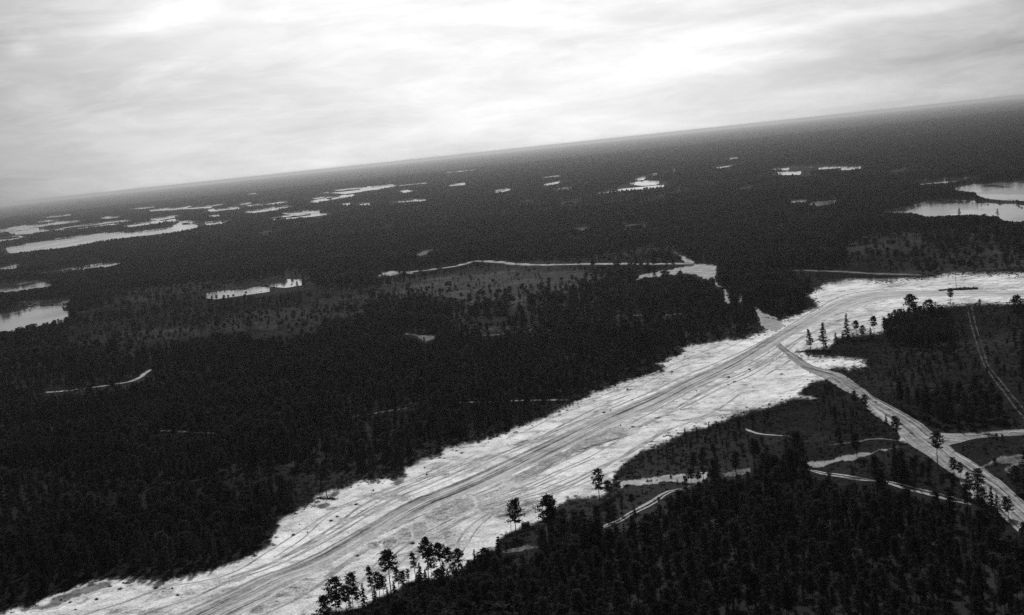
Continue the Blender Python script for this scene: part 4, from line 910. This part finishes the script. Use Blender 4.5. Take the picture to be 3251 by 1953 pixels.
obj('roof', mesh('roof', [(-2, -1.45, 2.22), (2, -1.45, 2.22), (2, 0, 2.72), (-2, 0, 2.72), (2, 1.45, 2.22), (-2, 1.45, 2.22), (-2, -1.45, 2.32), (2, -1.45, 2.32), (2, 0, 2.82), (-2, 0, 2.82), (2, 1.45, 2.32), (-2, 1.45, 2.32)],
     [(0, 3, 2, 1), (3, 5, 4, 2), (6, 7, 8, 9), (9, 8, 10, 11), (0, 1, 7, 6), (5, 11, 10, 4), (1, 2, 8, 7), (2, 4, 10, 8), (0, 6, 9, 3), (3, 9, 11, 5)], [M_ROOF]), hut)
v, f = tube([(1.1, .3, 2.5), (1.1, .3, 3.3)], [.09, .09], 8); obj('stovepipe', mesh('stovepipe', v, f + [tuple(range(8, 16))], [M_ROOF]), hut)
obj('door', bx_mesh('door', [(.5, 1.3, -1.24, -1.203, .3, 2.1)], M_BARK), hut)

# ------------------------------------------------------------------ which one is which
LMK = [('the hut', 'E3', (718, 958)), ('the large lone pine', 'E3', (592, 1065)), ('the taller larch', 'C6', (1095, 1078)), ('the bare pole', 'C6', (1985, 672)), ('the largest soil heap', 'C8', (1000, 700)), ('the smallest soil heap', 'C8', (545, 918)), ('the tallest pine of the row', 'E4', (1490, 805)),
       ('the bushy pine ending the row', 'E4', (285, 1250)), ('the squat broad pine', 'E4', (2262, 800)), ('the single pine on sand', 'D5', (1006, 692)), ('the fork of the side road', 'D3', (1600, 760)), ('the start of the straight track', 'D7', (510, 1150)), ('the end of the winding path', 'D7', (480, 1470)),
       ('the sharp bend of the tracks', 'D3', (330, 990)), ('the earth ramp', 'D6', (1700, 1150)), ('the woodland crossing', 'D6', (800, 420)), ('the broad dark pine by the road', 'D3', (885, 440)), ('the flat-topped pine', 'C6', (1690, 900)), ('the sandy hollow', 'D3', (2100, 1300)), ('the scrubby turf', 'D4', (800, 560)), ('the end of the soil spread', 'C8', (2050, 250)), ('the tongue of sand', 'C6', (1390, 1218))]
LMP = np.array([g1(px(c, p)[0]) for _, c, p in LMK]); ORD = ['nearest', 'second nearest', 'third nearest', 'fourth nearest', 'fifth nearest', 'sixth nearest', 'seventh nearest', 'eighth nearest']
for kind in sorted({k for _, k in AUTO}):
    its = [o for o, k in AUTO if k == kind]; P = np.array([(o.location.x, o.location.y) for o in its])
    D = np.hypot(P[:, None, 0] - LMP[None, :, 0], P[:, None, 1] - LMP[None, :, 1]); rank = D.argsort(0).argsort(0)
    for q, o in enumerate(its):
        l_ = int((rank[q] * 1e6 + D[q]).argmin())
        if rank[q, l_] < len(ORD): o['label'] = '%s %s to %s' % (kind, ORD[rank[q, l_]], LMK[l_][0])
        else: o['label'] = '%s among others around %s' % (kind, LMK[int(D[q].argmin())][0])

# ------------------------------------------------------------------ haze
hv, hf = box(-93000, 93000, -93000, 93000, -1, 192)
hm = bpy.data.materials.new('haze'); hm.use_nodes = True; t = NT(hm.node_tree)
pv = t.n('ShaderNodeVolumePrincipled', {'Color': (.6, .6, .6, 1), 'Density': 2.8e-5, 'Anisotropy': .80})
om = t.n('ShaderNodeOutputMaterial'); t.t.links.new(pv.outputs[0], om.inputs['Volume'])
hz = obj('haze', mesh('haze', hv, hf, [hm])); tag(hz, 'thin haze over the distant forest', None, None, 'stuff')
print('forest', n_near, n_mid, 'objects', len(sc.objects))
